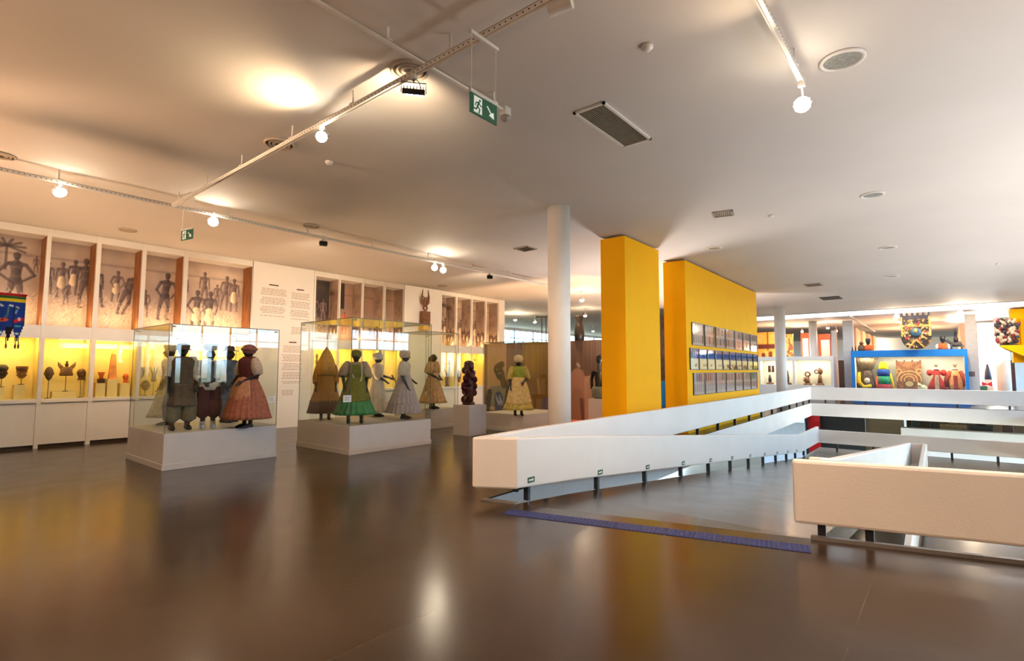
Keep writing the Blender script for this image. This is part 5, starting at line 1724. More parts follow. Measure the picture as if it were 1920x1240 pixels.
def screen_fn(X, Z):
    U = X + SW / 2        # metres from the left end
    A = np.ones(X.shape + (3,)) * np.array((0.40, 0.31, 0.27))
    st = np.sin(U * 31 + 2 * np.sin(U * 7)) * 0.5 + np.sin(U * 83) * 0.3
    A = A * (1 + 0.13 * st[..., None])
    c0 = pr_(950, 700)[0]
    A = mixc(A, (U < c0) * np.clip((U - 0.1) * 9, 0, 1) * 0.75, (0.74, 0.60, 0.46))
    A = A * (1 + 0.05 * np.sin(U * 60)[..., None])
    z0 = pr_(1000, 690)[1]
    A = mixc(A, (U >= c0) * np.clip((z0 - Z) * 1.2, 0, 1) * 0.5, (0.52, 0.42, 0.38))
    def put(p, q, r_, c, k=0.95, soft=0.05):
        nonlocal A
        A = mixc(A, np.clip(0.5 - cap(U, Z, pr_(*p), pr_(*q), r_) / soft, 0, 1) * k, c)
    D, D2 = (0.12, 0.11, 0.09), (0.47, 0.45, 0.38)
    put((925, 738), (948, 735), 0.26, D2); put((928, 752), (944, 752), 0.24, D2)
    put((918, 736), (914, 770), 0.12, D); put((955, 728), (949, 768), 0.12, D)
    put((916, 776), (926, 776), 0.12, D)
    put((941, 706), (945, 722), 0.13, D)
    put((934, 693), (938, 702), 0.20, D); put((931, 692), (933, 694), 0.04, (0.42, 0.38, 0.33)); put((935, 701), (939, 700), 0.03, (0.55, 0.5, 0.45)); put((935, 687), (941, 684), 0.12, (0.14, 0.12, 0.1))
    put((935, 745), (936, 775), 0.20, (0.16, 0.20, 0.40))
    for a in range(6):
        put((930 + a * 2.2, 742 + 5 * (a % 3)), (934 + a * 1.5, 756 + 4 * (a % 2)), 0.02, (0.75, 0.76, 0.80), 0.8, 0.03)
    put((925, 782), (965, 778), 0.10, (0.08, 0.07, 0.06))
    # pale barrel and blue jar towards the column
    put((1008, 712), (1012, 742), 0.03, (0.70, 0.55, 0.40)); put((1024, 712), (1024, 742), 0.03, (0.25, 0.16, 0.1)); put((1015, 706), (1022, 706), 0.06, (0.25, 0.17, 0.12))
    put((1000, 744), (1040, 744), 0.07, (0.34, 0.2, 0.12)); put((1003, 748), (1003, 772), 0.03, (0.2, 0.12, 0.08))
    put((1022, 752), (1022, 768), 0.12, (0.12, 0.2, 0.55))
    # statue torso right of the column
    T = (0.66, 0.50, 0.44)
    put((1083, 706), (1083, 735), 0.26, T); put((1090, 725), (1093, 738), 0.17, T); put((1096, 716), (1108, 706), 0.06, T)
    put((1082, 740), (1082, 785), 0.22, (0.60, 0.47, 0.40)); put((1090, 750), (1093, 785), 0.06, (0.38, 0.26, 0.22))
    put((1083, 683), (1086, 687), 0.05, (0.72, 0.62, 0.58))
    A = mixc(A, (U > pr_(1096, 720)[0]) * (Z < pr_(1100, 705)[1]) * 0.85, (0.74, 0.60, 0.52))
    return A


m = painted('mural', SW, zt, int(SW * 45), int(zt * 45), screen_fn, PAINT, t)
m.rotation_euler = (0, 0, R(-90)); m.location = (-0.004, 0, 0)
# platform and objects beside it
a, c = at_z(1072, 793), at_z(1140, 782)
o = MB().box((13.2, 7.0, 0), (14.5, 11.0, 0.06)).obj('platform', mat('platform_red', hexc(206, 96, 66), 0.6), bevel=0.004)
tag(o, 'low red-orange platform in front of the brown photo screen', 'platform')
p = at_x(1122, 785, 13.8)
ZQ = at_x(1122, 748, 13.8).z
o = MB().box((13.6, p.y - 0.25, 0.06), (14.1, p.y + 0.22, ZQ)).obj('pedestal', PLINTH)
tag(o, 'white pedestal on the red platform under the black torso', 'pedestal')
t = thing('torso_sculpture', 'black seated torso sculpture with a pale cloth, partly behind the narrow yellow panel', 'sculpture', (13.85, p.y - 0.02, ZQ))
hh = at_x(1125, 664, 13.8).z - ZQ
b = MB()
b.tube([(0, 0, 0.02), (0, 0, hh * 0.3), (0, 0, hh * 0.62)], [0.16, 0.17, 0.2], 16, sq=0.7)
b.tube([(0, 0.2, hh * 0.62), (0, 0.27, hh * 0.42), (-0.1, 0.2, hh * 0.22)], [0.06, 0.05, 0.045], 10)
b.tube([(0, -0.2, hh * 0.62), (0, -0.27, hh * 0.42), (-0.1, -0.2, hh * 0.22)], [0.06, 0.05, 0.045], 10)
b.tube([(0, 0, hh * 0.62), (0, 0, hh * 0.8)], [0.07, 0.055], 10); face(b, (0, 0, hh * 0.88), 0.09, 0.1, hh * 0.12)
b.obj('body', mat('black_stone', (0.012, 0.012, 0.012), 0.25), t, rm=0.014)
MB().lathe([(0.10, -0.02), (0.2, 0.06), (0.21, hh * 0.22), (0.18, hh * 0.27)], n=24, sy=1.2).obj('cloth', cloth('cloth_greygreen', hexc(120, 124, 108)), t, smooth=True)
# tall dark jar-like figure standing on top of the screen
p = at_x(1085, 639, SX); q = at_x(1085, 592, SX)
t = thing('wire_figure', 'dark narrow-necked openwork figure standing on top of the photo screen', 'sculpture', (SX + 0.04, p.y, zt))
hh = q.z - zt
b = MB().lathe([(0.17, 0), (0.18, hh * 0.3), (0.13, hh * 0.68), (0.10, hh * 0.74), (0.17, hh * 0.95), (0.14, hh * 1.0)], n=18, wob=lambda a, q: 1 + 0.08 * math.sin(9 * a), sy=0.9)
b.obj('body', mat('figure_brown', hexc(30, 21, 16), 0.5, var=0.9, scale=16, stretch=(6, 6, 0.2)), t, smooth=True)
MB().tube([(0, 0.08, hh * 0.9), (0, 0.24, hh * 1.15)], [0.02, 0.012], 8).tube([(0, -0.08, hh * 0.9), (0, -0.2, hh * 1.12)], [0.02, 0.012], 8).obj('horn', BLACK, t)
# yellow carnival float top beyond the screen
p = at_x(1008, 642, 22.0)
o = MB().ball((22, p.y, 0.9), (0.9, 1.1, 2.25), 20, 12).obj('flower_mass', mat('flower_yellow', hexc(246, 196, 20), 0.7, var=0.35, scale=6, bump=0.6))
tag(o, 'rounded yellow flowered mass showing above the photo screen', 'sculpture')
# tall dark frame rods beyond
p = at_x(1024, 640, 20.0)
b = MB()
for dy in (0, 0.25):
    b.tube([(20, p.y + dy, 0), (20, p.y + dy, 4.15)], 0.03, 8)
b.tube([(20, p.y + 0.6, 4.18), (20, p.y, 4.15), (20, p.y - 0.3, 4.25)], 0.03, 8)
tag(b.obj('rod_frame', mat('rod_grey', (0.15, 0.13, 0.11), 0.5)), 'tall thin dark rod frame above the photo screen, touching the column', 'frame')

# dark exhibit seen through the slit between the two yellow panels
a, c = at_x(1232, 592, 24.0), at_x(1254, 592, 24.0)
t = thing('exhibit_stand', 'dark patterned stand with a blue base, seen through the slit between the yellow panels', 'display wall', (24, (a.y + c.y) / 2, 0))
MB().box((24, c.y, 1.15), (24.3, a.y, a.z)).obj('body', mat('stand_dark', hexc(64, 48, 40), 0.6, var=0.6, scale=5), t, world=True)
MB().box((23.9, c.y - 0.05, 0), (24.4, a.y + 0.05, 1.15)).obj('base', BLUEP, t, world=True)

# ================================================================== FAR WHITE DISPLAY WALL
DX = 34.0
t = thing('vitrine_cabinet', 'low white display wall with two lit vitrines beyond the ramp well', 'display cabinet', (DX, 6.9, 0))
yl, yr = 9.6, at_x(1563, 690, DX).y
zt, zs, zb = at_x(1490, 665, DX).z, at_x(1490, 676, DX).z, at_x(1490, 722, DX).z
zt = 2.47
b = MB()
b.box((DX, yr, 0), (DX + 0.9, yl, zb)).box((DX, yr, zs), (DX + 0.9, yl, zt)).box((DX + 0.82, yr, zb), (DX + 0.9, yl, zs)).box((DX, yr, zb), (DX + 0.82, at_x(1558, 700, DX).y, zs)).box((DX, at_x(1425.5, 700, DX).y, zb), (DX + 0.82, yl, zs)).box((DX, at_x(1490.5, 700, DX).y, zb), (DX + 0.82, at_x(1486.5, 700, DX).y, zs))
b.obj('carcass', WHITE2, t, world=True)
MB().box((DX + 0.8, yr + 0.1, zb), (DX + 0.815, yl - 0.3, zs)).obj('lining', mat('lining_cream', (0.85, 0.79, 0.66), 0.6), t, world=True)
ye, yf = at_x(1558, 700, DX).y, at_x(1490, 700, DX).y
MB().box((DX + 0.02, ye, zb), (DX + 0.03, yf, zs)).obj('glass_pane', GLASS, t, world=True)
yg, yh = at_x(1486, 700, DX).y, at_x(1426, 700, DX).y
MB().box((DX + 0.02, yg, zb), (DX + 0.03, yh, zs)).obj('glass_pane', GLASS, t, world=True)
for (u, v) in ((ye, yf), (yg, yh)):
    light('vitrine_tube', 'AREA', (DX + 0.2, (u + v) / 2, zs - 0.02), 24, (1.0, 0.84, 0.62), t, aim=(DX + 0.5, (u + v) / 2, zb), shape='RECTANGLE', size=(v - u) * 0.9, size_y=0.06)


def fig_on(px, pt, name, label, cat, kind):
    p = at_x(px, 722, DX + 0.45); hh = at_x(px, pt, DX + 0.45).z - zb
    t = thing(name, label, cat, (DX + 0.45, p.y, zb))
    MB().lathe([(0.22, 0), (0.2, 0.08), (0.12, 0.12)], n=16).obj('base', WOODB, t, smooth=True)
    b = MB()
    if kind == 'bird':
        b.tube([(0, -0.05, 0.1), (0, 0.08, hh * 0.35), (0, 0.0, hh * 0.62)], [0.10, 0.17, 0.09], 12)
        b.ring((0, 0.0, hh * 0.80), 0.12, 0.045, axis='x'); b.tube([(0, 0.1, hh * 0.3), (0, 0.2, hh * 0.55)], [0.05, 0.03], 8)
    elif kind == 'ring':
        b.tube([(0, 0, 0.1), (0, 0, hh * 0.6)], [0.13, 0.08], 12)
        b.ball((0, -0.03, hh * 0.78), (0.10, 0.13, hh * 0.18)); b.ring((0, 0.16, hh * 0.78), 0.1, 0.035, axis='x'); b.ball((0, 0, hh * 0.97), 0.05)
    else:
        b.tube([(0, 0, 0.1), (0, 0, hh * 0.5), (0, 0, hh)], [0.08, 0.10, 0.05], 12)
    b.obj('figure', WOODB if kind != 'post' else WOOD, t, smooth=True)


fig_on(1515, 697, 'bird_carving', 'small brown bird-like carving in the far white vitrine', 'carving', 'bird')
fig_on(1538, 690, 'ring_carving', 'taller brown carving with a side ring in the far white vitrine', 'carving', 'ring')
fig_on(1444, 703, 'small_carving', 'small black carving below the pictures in the far white vitrine, left of the column', 'carving', 'post')
fig_on(1477, 695, 'tusk_carving', 'dark tusk-shaped carving just right of the far white column', 'carving', 'post')
for i, (pa, pb) in enumerate(((1440, 1445.5), (1447, 1452))):
    a, c = at_x(pa, 686, DX + 0.79), at_x(pb, 698, DX + 0.79)
    tag(MB().box((DX + 0.77, c.y, c.z), (DX + 0.79, a.y, a.z)).obj('wall_mask', WOOD, bevel=0.01), 'dark plaque on the back of the far white vitrine, %s one' % ('left', 'right')[i], 'plaque', 'dark plaques in the far vitrine')

# murals and red panels beyond the display wall
FX = 39.0
a, c = at_x(1415, 624, FX), at_x(1453, 668, FX)


def orange_fn(X, Z):
    A = np.ones(X.shape + (3,)) * np.array((0.93, 0.66, 0.26))
    g = grain(X, Z, 3, 3, 5)
    A = mixc(A, (g - 0.4) * 1.2, (0.98, 0.85, 0.6))
    A = mixc(A, np.clip((Z - 2.0) * 3 + (g - 0.5) * 3, 0, 1) * 0.7, (0.42, 0.20, 0.1))
    A = mixc(A, np.clip(0.5 - cap(X, Z, (0.2, 0.7), (0.2, 2.0), 0.04) / 0.05, 0, 1), (0.42, 0.2, 0.1))
    A = mixc(A, np.clip(0.5 - cap(X, Z, (-0.6, 0.95), (1.0, 0.95), 0.16) / 0.05, 0, 1), (0.36, 0.14, 0.08))
    for k in range(6):
        A = mixc(A, np.clip(0.5 - cap(X, Z, (-1.0 + k * 0.45, 0.15), (-1.0 + k * 0.45, 0.4 + 0.1 * (k % 2)), 0.12) / 0.05, 0, 1), (0.45, 0.2, 0.1))
    return A


t = thing('mural_panel', 'orange picture panel with a dark tree, above the far white display wall', 'picture', (FX, (a.y + c.y) / 2, 2.35))
w_ = a.y - c.y + 1.0
m = painted('print', w_, a.z - 2.35, 60, 40, orange_fn, PAINT, t); m.rotation_euler = (0, 0, R(-90))
MB().box((0.01, -w_ / 2, -2.35), (0.12, w_ / 2, a.z - 2.35)).obj('backing', WHITE2, t)
a, c = at_x(1472, 627, FX), at_x(1488, 667, FX)


def speck_fn(X, Z):
    g = grain(X * 1.5, Z, 6, 5, 9)
    A = np.ones(X.shape + (3,)) * np.array((0.86, 0.55, 0.25))
    A = mixc(A, (g > 0.52) * 0.9, (0.32, 0.14, 0.08))
    return A


t = thing('mural_panel', 'brown and orange speckled picture panel right of the far white column', 'picture', (FX, (a.y + c.y) / 2, 2.35))
w_ = a.y - c.y
m = painted('print', w_, a.z - 2.35, 22, 40, speck_fn, PAINT, t); m.rotation_euler = (0, 0, R(-90))
MB().box((0.01, -w_ / 2, -2.35), (0.12, w_ / 2, a.z - 2.35)).obj('backing', WHITE2, t)
REDO = mat('red_orange', hexc(236, 74, 42), 0.5)
for (pa, pb, pt, py, lab) in ((1501, 1516, 625, 635, 'red-orange panel with a white board, left of the column behind the display wall'), (1534, 1556, 627, 638, 'red-orange panel with a white board, right of the column behind the display wall')):
    a, c = at_x(pa, pt, FX), at_x(pb, pt, FX)
    t = thing('colour_panel', lab, 'display wall', (FX, (a.y + c.y) / 2, 0))
    MB().box((FX, c.y, 0), (FX + 0.15, a.y, a.z)).obj('panel', REDO, t, world=True)
    MB().box((FX - 0.03, c.y + 0.03, 0), (FX, a.y - 0.22 * (a.y - c.y), at_x(pa, py, FX).z)).obj('board', WHITE2, t, world=True)
# pilaster, fins and dark door between display wall and blue case
def fin(px0, px1, X, pyt, label, m=None, depth=0.4, name='wall_fin'):
    a, c = at_x(px0, pyt, X), at_x(px1, pyt, X)
    o = MB().box((X, c.y, 0), (X + depth, a.y, min(a.z, CEIL - 0.01))).obj(name, m or mat('fin_grey', (0.60, 0.57, 0.54), 0.6))
    return tag(o, label, 'wall panel')


fin(1558, 1567, 36.0, 620, 'slim beige pilaster right of the red-orange panels', WHITE)
fin(1579, 1598, 35.0, 602, 'tall grey fin wall at the left end of the blue case')
fin(1808, 1829, 35.0, 590, 'tall grey fin wall at the right end of the blue case')
fin(1571, 1581, 39.0, 676, 'dark doorway panel behind the left grey fin', mat('dark_panel', (0.025, 0.02, 0.025), 0.5))
# receding side walls of the room behind the blue case, made of vertical panels
PLEAT = mat('pleat_orange', hexc(226, 170, 136), 0.6)
for s_, y0_, lab in ((1, at_x(1600, 640, 35.4).y, 'left'), (-1, at_x(1806, 640, 35.4).y, 'right')):
    t = thing('pleated_wall', 'receding wall of vertical pale orange panels behind the %s end of the blue case' % lab, 'wall panel', (41, y0_, 0))
    for i in range(8):
        MB().box((35.6 + i * 1.5, y0_ - 0.12 + (0.1 if i % 2 else 0), 0), (36.9 + i * 1.5, y0_ + 0.1, 4.1)).obj('panel', PLEAT, t, world=True)
light('room_fill', 'POINT', (39, 1.8, 3.1), 260, WARM, shadow_soft_size=0.2)  # unseen point lights added to warm this room and its ceiling
light('room_fill', 'POINT', (46, 1.8, 3.1), 320, WARM, shadow_soft_size=0.2)
light('room_fill', 'POINT', (37.5, 8.2, 3.2), 200, WARM, shadow_soft_size=0.2)

# ================================================================== BLUE CASE
BX = 33.4
yl, yr = at_x(1595, 660, BX).y, at_x(1814, 660, BX).y
zt, zm = at_x(1700, 656.5, BX).z, at_x(1700, 668.7, BX).z
t = thing('blue_case', 'large blue-framed display case of costumes beyond the ramp well', 'display case', (BX, (yl + yr) / 2, 0))
D = 1.3
ZB = 0.62
b = MB()
b.box((BX, yr, zm), (BX + D, yl, zt)).box((BX, yr, 0), (BX + D, yl, ZB)).box((BX, yl - 0.15, ZB), (BX + D, yl, zm)).box((BX, yr, ZB), (BX + D, yr + 0.13, zm)).box((BX + D - 0.05, yr, ZB), (BX + D, yl, zm))
b.obj('frame', BLUEP, t, world=True)
MB().box((BX + D - 0.08, yr + 0.13, ZB), (BX + D - 0.06, yl - 0.15, zm)).box((BX + 0.05, yl - 0.16, ZB), (BX + D - 0.06, yl - 0.151, zm)).box((BX + 0.05, yr + 0.131, ZB), (BX + D - 0.06, yr + 0.14, zm)).obj('lining', mat('lining_cream', (0, 0, 0)), t, world=True)
MB().box((BX + 0.02, yr + 0.13, ZB), (BX + 0.03, yl - 0.15, zm)).obj('glass_pane', GLASS, t, world=True)
light('case_tube', 'AREA', (BX + 0.25, (yl + yr) / 2, zm - 0.03), 60, (1.0, 0.86, 0.64), t, aim=(BX + 0.6, (yl + yr) / 2, 0.6), shape='RECTANGLE', size=4.3, size_y=0.08)
IX = BX + 0.65
Y_ = lambda px, py=700: at_x(px, py, IX).y
Z_ = lambda px, py: at_x(px, py, IX).z
# feathered headdress costume
FEA = cloth('feather_grey', hexc(112, 92, 74), var=0.5, scale=20)
t = thing('feathered_costume', 'feathered costume with wide headdress and yellow sash in the blue case', 'costume', (IX, Y_(1626), ZB))
z0 = Z_(1626, 671) - ZB
MB().lathe([(0.10, z0 * 0.55), (0.28, z0 * 0.66), (0.42, z0 * 0.84), (0.48, z0 * 0.99), (0.1, z0)], n=40, sx=0.6, wob=lambda a, q: 1 + 0.1 * math.sin(13 * a)).obj('headdress', FEA, t, smooth=True)
MB().lathe([(0.36, 0), (0.34, z0 * 0.2), (0.25, z0 * 0.45), (0.2, z0 * 0.6), (0.1, z0 * 0.62)], n=30, sx=0.7, wob=lambda a, q: 1 + 0.08 * math.sin(8 * a)).obj('gown', cloth('gown_dark', hexc(92, 74, 66), var=0.6, scale=18), t, smooth=True)
MB().tube([(-0.25, 0.33, z0 * 0.55), (-0.3, 0.36, z0 * 0.25), (-0.32, 0.15, z0 * 0.1), (-0.32, -0.2, z0 * 0.14)], [0.06, 0.1, 0.1, 0.08], 10).obj('sash', cloth('sash_yellow', hexc(232, 176, 22)), t, smooth=True)
MB().ball((-0.22, 0, z0 * 0.3), (0.08, 0.13, 0.14)).obj('medallion', WHT, t, smooth=True)
# yellow/blue/green banded costume
t = thing('banded_costume', 'costume banded yellow, blue and green in the blue case', 'costume', (IX, Y_(1657), ZB))
z0 = Z_(1657, 679) - ZB
for (za, zb_, ra, rb, nm, c_) in ((0.72, 1.0, 0.24, 0.12, 'hat', hexc(250, 214, 20)), (0.5, 0.74, 0.27, 0.25, 'cape', hexc(24, 66, 140)), (0.22, 0.52, 0.28, 0.26, 'tunic', hexc(36, 140, 100)), (0.0, 0.24, 0.33, 0.27, 'skirt', hexc(150, 44, 62))):
    MB().lathe([(ra, z0 * za), ((ra + rb) / 2 + 0.02, z0 * (za + zb_) / 2), (rb, z0 * zb_)], n=28, wob=lambda a, q: 1 + 0.05 * math.sin(9 * a)).obj(nm, cloth('band_' + nm, c_, var=0.3), t, smooth=True)
MB().tube([(-0.1, 0.26, z0 * 0.5), (-0.12, 0.3, z0 * 0.2), (-0.1, 0.3, 0)], 0.06, 8).obj('streamer', cloth('streamer_orange', hexc(232, 92, 62)), t, smooth=True)
MB().tube([(-0.05, -0.28, z0 * 0.6), (-0.1, -0.36, z0 * 0.3), (-0.1, -0.42, 0)], 0.05, 8).obj('streamer', cloth('sash_yellow', (0, 0, 0)), t, smooth=True)


# embroidered banner
def tap_fn(X, Z):
    A = np.ones(X.shape + (3,)) * np.array((0.50, 0.30, 0.20))
    U = np.abs(X)
    g = grain(X, Z, 10, 10, 4)
    A = mixc(A, (g > 0.55) * 0.6, (0.66, 0.48, 0.32))
    for r_, w_ in ((0.50, 0.035), (0.34, 0.03), (0.20, 0.03)):
        d_ = np.abs(np.hypot(X, (Z - 0.55) * 1.1) - r_)
        A = mixc(A, np.clip(1 - d_ / w_, 0, 1) * (Z > 0.45), (0.93, 0.78, 0.55))
    A = mixc(A, np.clip(0.5 - (np.hypot(X, (Z - 0.34) * 1.2) - 0.24) / 0.03, 0, 1), (0.36, 0.30, 0.24))
    A = mixc(A, np.clip(0.5 - (np.hypot(X, (Z - 0.34) * 1.2) - 0.17) / 0.03, 0, 1), (0.74, 0.62, 0.45))
    for cx_ in (0.42,):
        d_ = np.abs(np.hypot(U - cx_, Z - 1.0) - 0.11)
        A = mixc(A, np.clip(1 - d_ / 0.03, 0, 1), (0.92, 0.72, 0.5))
    A = mixc(A, (Z < 0.14) * (g > 0.45) * 0.8, (0.30, 0.2, 0.16))
    return A


w_ = Y_(1680) - Y_(1728); h_ = Z_(1700, 678) - ZB - 0.02
t = thing('embroidered_banner', 'square brown and cream embroidered banner standing in the blue case', 'banner', (IX + 0.2, (Y_(1680) + Y_(1728)) / 2, ZB))
m = painted('cloth', w_, h_, 60, 60, tap_fn, PAINT, t); m.rotation_euler = (0, 0, R(-90)); m.location = (-0.03, 0, 0.02)
MB().box((-0.02, -w_ / 2, 0), (0.03, w_ / 2, h_)).obj('backing', WOODB, t)
b = MB()
for k in range(4):
    b.lathe([(0.03, 0), (0.04, 0.05), (0.005, 0.1)], (0, -w_ / 2 + 0.04 + k * (w_ - 0.08) / 3, h_), 10)
b.obj('finial', WOODB, t)
# red dress and pink coat
for (px, lab, nm, c1, c2, puff) in ((1756, 'red puff-sleeved gown on a stand in the blue case', 'royal_gown', hexc(168, 52, 50), hexc(196, 160, 136), True), (1791, 'pale orange long coat with red sleeves, at the right end inside the blue case', 'royal_coat', hexc(226, 150, 104), hexc(150, 62, 54), False)):
    t = thing(nm, lab, 'costume', (IX, Y_(px), ZB))
    z0 = Z_(px, 684) - ZB
    k_ = cloth(nm + '_main', c1, var=0.35, scale=16); k2 = cloth(nm + '_trim', c2, var=0.35, scale=22)
    MB().lathe([(0.42 if puff else 0.30, 0), (0.3 if puff else 0.26, z0 * 0.3), (0.13 if puff else 0.19, z0 * 0.58), (0.17, z0 * 0.74), (0.06, z0 * 0.84)], n=30, sx=0.7, wob=lambda a, q: 1 + 0.05 * math.sin(9 * a)).obj('gown', k_, t, smooth=True)
    MB().box((-0.33, -0.08, 0.02), (-0.12, 0.08, z0 * 0.6)).obj('front_panel', k2, t, bevel=0.02)
    for sy_ in (-1, 1):
        if puff:
            MB().ball((0, sy_ * 0.27, z0 * 0.70), (0.13, 0.13, 0.16)).obj('sleeve', cloth('puff_red', hexc(206, 52, 46)), t, smooth=True)
        else:
            MB().tube([(0, sy_ * 0.17, z0 * 0.76), (0, sy_ * 0.34, z0 * 0.5), (-0.05, sy_ * 0.36, z0 * 0.2)], [0.09, 0.1, 0.09], 12).obj('sleeve', k2, t, smooth=True)
    MB().tube([(0, 0, z0 * 0.8), (0, 0, z0 * 0.9)], [0.05, 0.045], 10).ball((0, 0, z0 * 0.98), (0.08, 0.08, 0.09)).obj('stand', cloth('stand_tan', hexc(150, 120, 98)), t, smooth=True)
    MB().ring((0, 0, z0 * 0.84), 0.10, 0.03).obj('collar', WHT, t, smooth=True)
p = Vector((BX + 0.3, Y_(1729), ZB))
o = MB().ball((p.x, p.y, ZB + 0.16), (0.12, 0.2, 0.17)).ball((p.x - 0.1, p.y + 0.12, ZB + 0.32), (0.09, 0.09, 0.09)).ball((p.x - 0.1, p.y + 0.16, ZB + 0.42), (0.03, 0.03, 0.05)).obj('lace_bundle', cloth('lace_white', hexc(226, 208, 172)), smooth=True)
tag(o, 'small white spotted lace bundle beside the embroidered banner', 'cloth')
o = MB().box((IX - 0.3, Y_(1607) - 0.16, ZB), (IX, Y_(1607) + 0.16, ZB + 0.32)).lathe([(0.12, 0), (0.16, 0.05)], (IX - 0.15, Y_(1607), ZB + 0.32), 12).obj('drum', mat('drum_dark', hexc(60, 52, 48), 0.5), bevel=0.02)
tag(o, 'dark drum on the floor at the left end inside the blue case', 'drum')

# figures on top of the blue case
TOPX = BX + 0.6
YT = lambda px: at_x(px, 650, TOPX).y
ORG = cloth('costume_orange', hexc(212, 96, 44))
for (px, lab) in ((1628, 'all-orange bust with a tall black hat, on top of the blue case'), (1768, 'orange bust with white sleeves and black hat, on top of the blue case')):
    t = thing('costumed_bust', lab, 'bust', (TOPX, YT(px), zt))
    MB().lathe([(0.24, 0), (0.22, 0.14), (0.2, 0.26), (0.08, 0.33)], n=24, sx=0.7).obj('torso', ORG, t, smooth=True)
    b = MB(); face(b, (0, 0, 0), 0.08, 0.09, 0.11); b.move(Matrix.Translation((0, 0, 0.42)) @ Matrix.Rotation(R(-90), 4, 'Z')); b.obj('head', SKIN, t, smooth=True)
    MB().lathe([(0.10, 0.46), (0.11, 0.5), (0.125, 0.66), (0.01, 0.67)], n=20).obj('hat', BLACK, t, smooth=True)
    if px > 1700:
        for sy_ in (-1, 1):
            MB().ball((0, sy_ * 0.22, 0.14), (0.1, 0.09, 0.15)).obj('sleeve', WHT, t, smooth=True)
t = thing('animal_figure', 'small dark figure riding a horse-like animal on the right of the blue case top', 'figure', (TOPX, YT(1793), zt))
b = MB().tube([(0, 0.18, 0.26), (0, -0.2, 0.26)], [0.12, 0.13], 12)
for sy_ in (-0.2, 0.18):
    for sx_ in (-0.07, 0.07):
        b.tube([(sx_, sy_, 0.25), (sx_, sy_, 0.12), (sx_, sy_, 0)], [0.05, 0.035, 0.03], 8)
b.tube([(0, 0.18, 0.28), (0, 0.32, 0.45), (0, 0.42, 0.42)], [0.08, 0.06, 0.035], 10).tube([(0, -0.2, 0.28), (0, -0.3, 0.1)], [0.03, 0.015], 8)
b.obj('animal', mat('animal_grey', hexc(82, 74, 66), 0.7, var=0.4), t, smooth=True)
b = MB().tube([(0, 0, 0.34), (0, 0, 0.55), (0, 0, 0.68)], [0.10, 0.09, 0.05], 10); face(b, (0, 0, 0.74), 0.05, 0.06, 0.07); b.lathe([(0.06, 0.79), (0.02, 1.05)], n=10); b.obj('rider', mat('rider_dark', hexc(48, 34, 44), 0.6), t, smooth=True)
t = thing('brown_figure', 'small brown seated figure left of the left bust on the blue case top', 'figure', (TOPX, YT(1615), zt))
b = MB().lathe([(0.18, 0), (0.17, 0.2), (0.1, 0.34)], n=18); face(b, (0, 0, 0.42), 0.09, 0.09, 0.1); b.obj('body', WOODB, t, smooth=True)
for i, (px, lab) in enumerate(((1640, 'clear glass dome right of the left bust on the blue case'), (1652, 'clear glass dome nearer the middle of the blue case top'))):
    t = thing('glass_dome', lab, 'glass dome', (TOPX, YT(px), zt))
    MB().lathe([(0.2, 0), (0.19, 0.1), (0.12, 0.2), (0.01, 0.23)], n=24).obj('dome', GLASS, t, smooth=True)
    MB().lathe([(0.21, 0), (0.21, 0.02)], n=24).obj('base', WMETAL, t)
for i, (px, lab) in enumerate(((1598, 'outermost dark spike on the left end of the blue case top'), (1604, 'second dark spike on the left end of the blue case top'), (1804, 'orange spike on the right end of the blue case top'))):
    t = thing('carved_spike', lab, 'carving', (TOPX, YT(px), zt))
    MB().lathe([(0.05, 0), (0.035, 0.12), (0.004, 0.32)], n=10).obj('shaft', WOODO if i == 2 else WOOD, t)

# hanging crest
EXX = 32.9
yl_, yr_ = at_x(1689, 620, EXX).y, at_x(1746, 620, EXX).y
zt_, zb_ = at_x(1718, 592, EXX).z, at_x(1718, 655, EXX).z
cw, chh = yl_ - yr_, zt_ - zb_


def in_crest(x, z):
    q = z / chh
    half = cw / 2 if q > 0.38 else cw / 2 * (0.18 + 0.82 * math.sqrt(max(0, 1 - ((0.38 - q) / 0.38) ** 2)))
    return abs(x) < half


def crest_fn(X, Z):
    q = Z / chh
    g = grain(X, Z, 9, 9, 12)
    A = np.ones(X.shape + (3,)) * np.array((0.13, 0.10, 0.09))
    A = mixc(A, (g > 0.58) * 0.9, (0.66, 0.48, 0.24))
    A = mixc(A, (g > 0.70) * 0.9, (0.85, 0.78, 0.64))
    A = mixc(A, (np.abs(q - 0.70) < 0.03) * 0.9, (0.78, 0.56, 0.24))
    A = mixc(A, np.clip((q - 0.86) * 20, 0, 1) * 0.85, (0.12, 0.12, 0.20))
    for k in range(10):
        a = 2 * PI * k / 10
        A = mixc(A, np.clip(0.5 - cap(X, Z, (0.33 * math.cos(a), 0.5 * chh + 0.36 * math.sin(a)), (0.5 * math.cos(a), 0.5 * chh + 0.55 * math.sin(a)), 0.035) / 0.03, 0, 1), (0.72, 0.56, 0.36) if k % 2 else (0.62, 0.16, 0.12))
    for s_ in (-1, 1):
        A = mixc(A, np.clip(0.5 - cap(X, Z, (s_ * cw * 0.46, 0.4 * chh), (s_ * cw * 0.46, 0.95 * chh), 0.03) / 0.03, 0, 1), (0.80, 0.62, 0.30))
        A = mixc(A, np.clip(0.5 - cap(X, Z, (0, 0.28 * chh), (s_ * 0.3, 0.05 * chh), 0.03) / 0.03, 0, 1), (0.85, 0.66, 0.3))
    return A


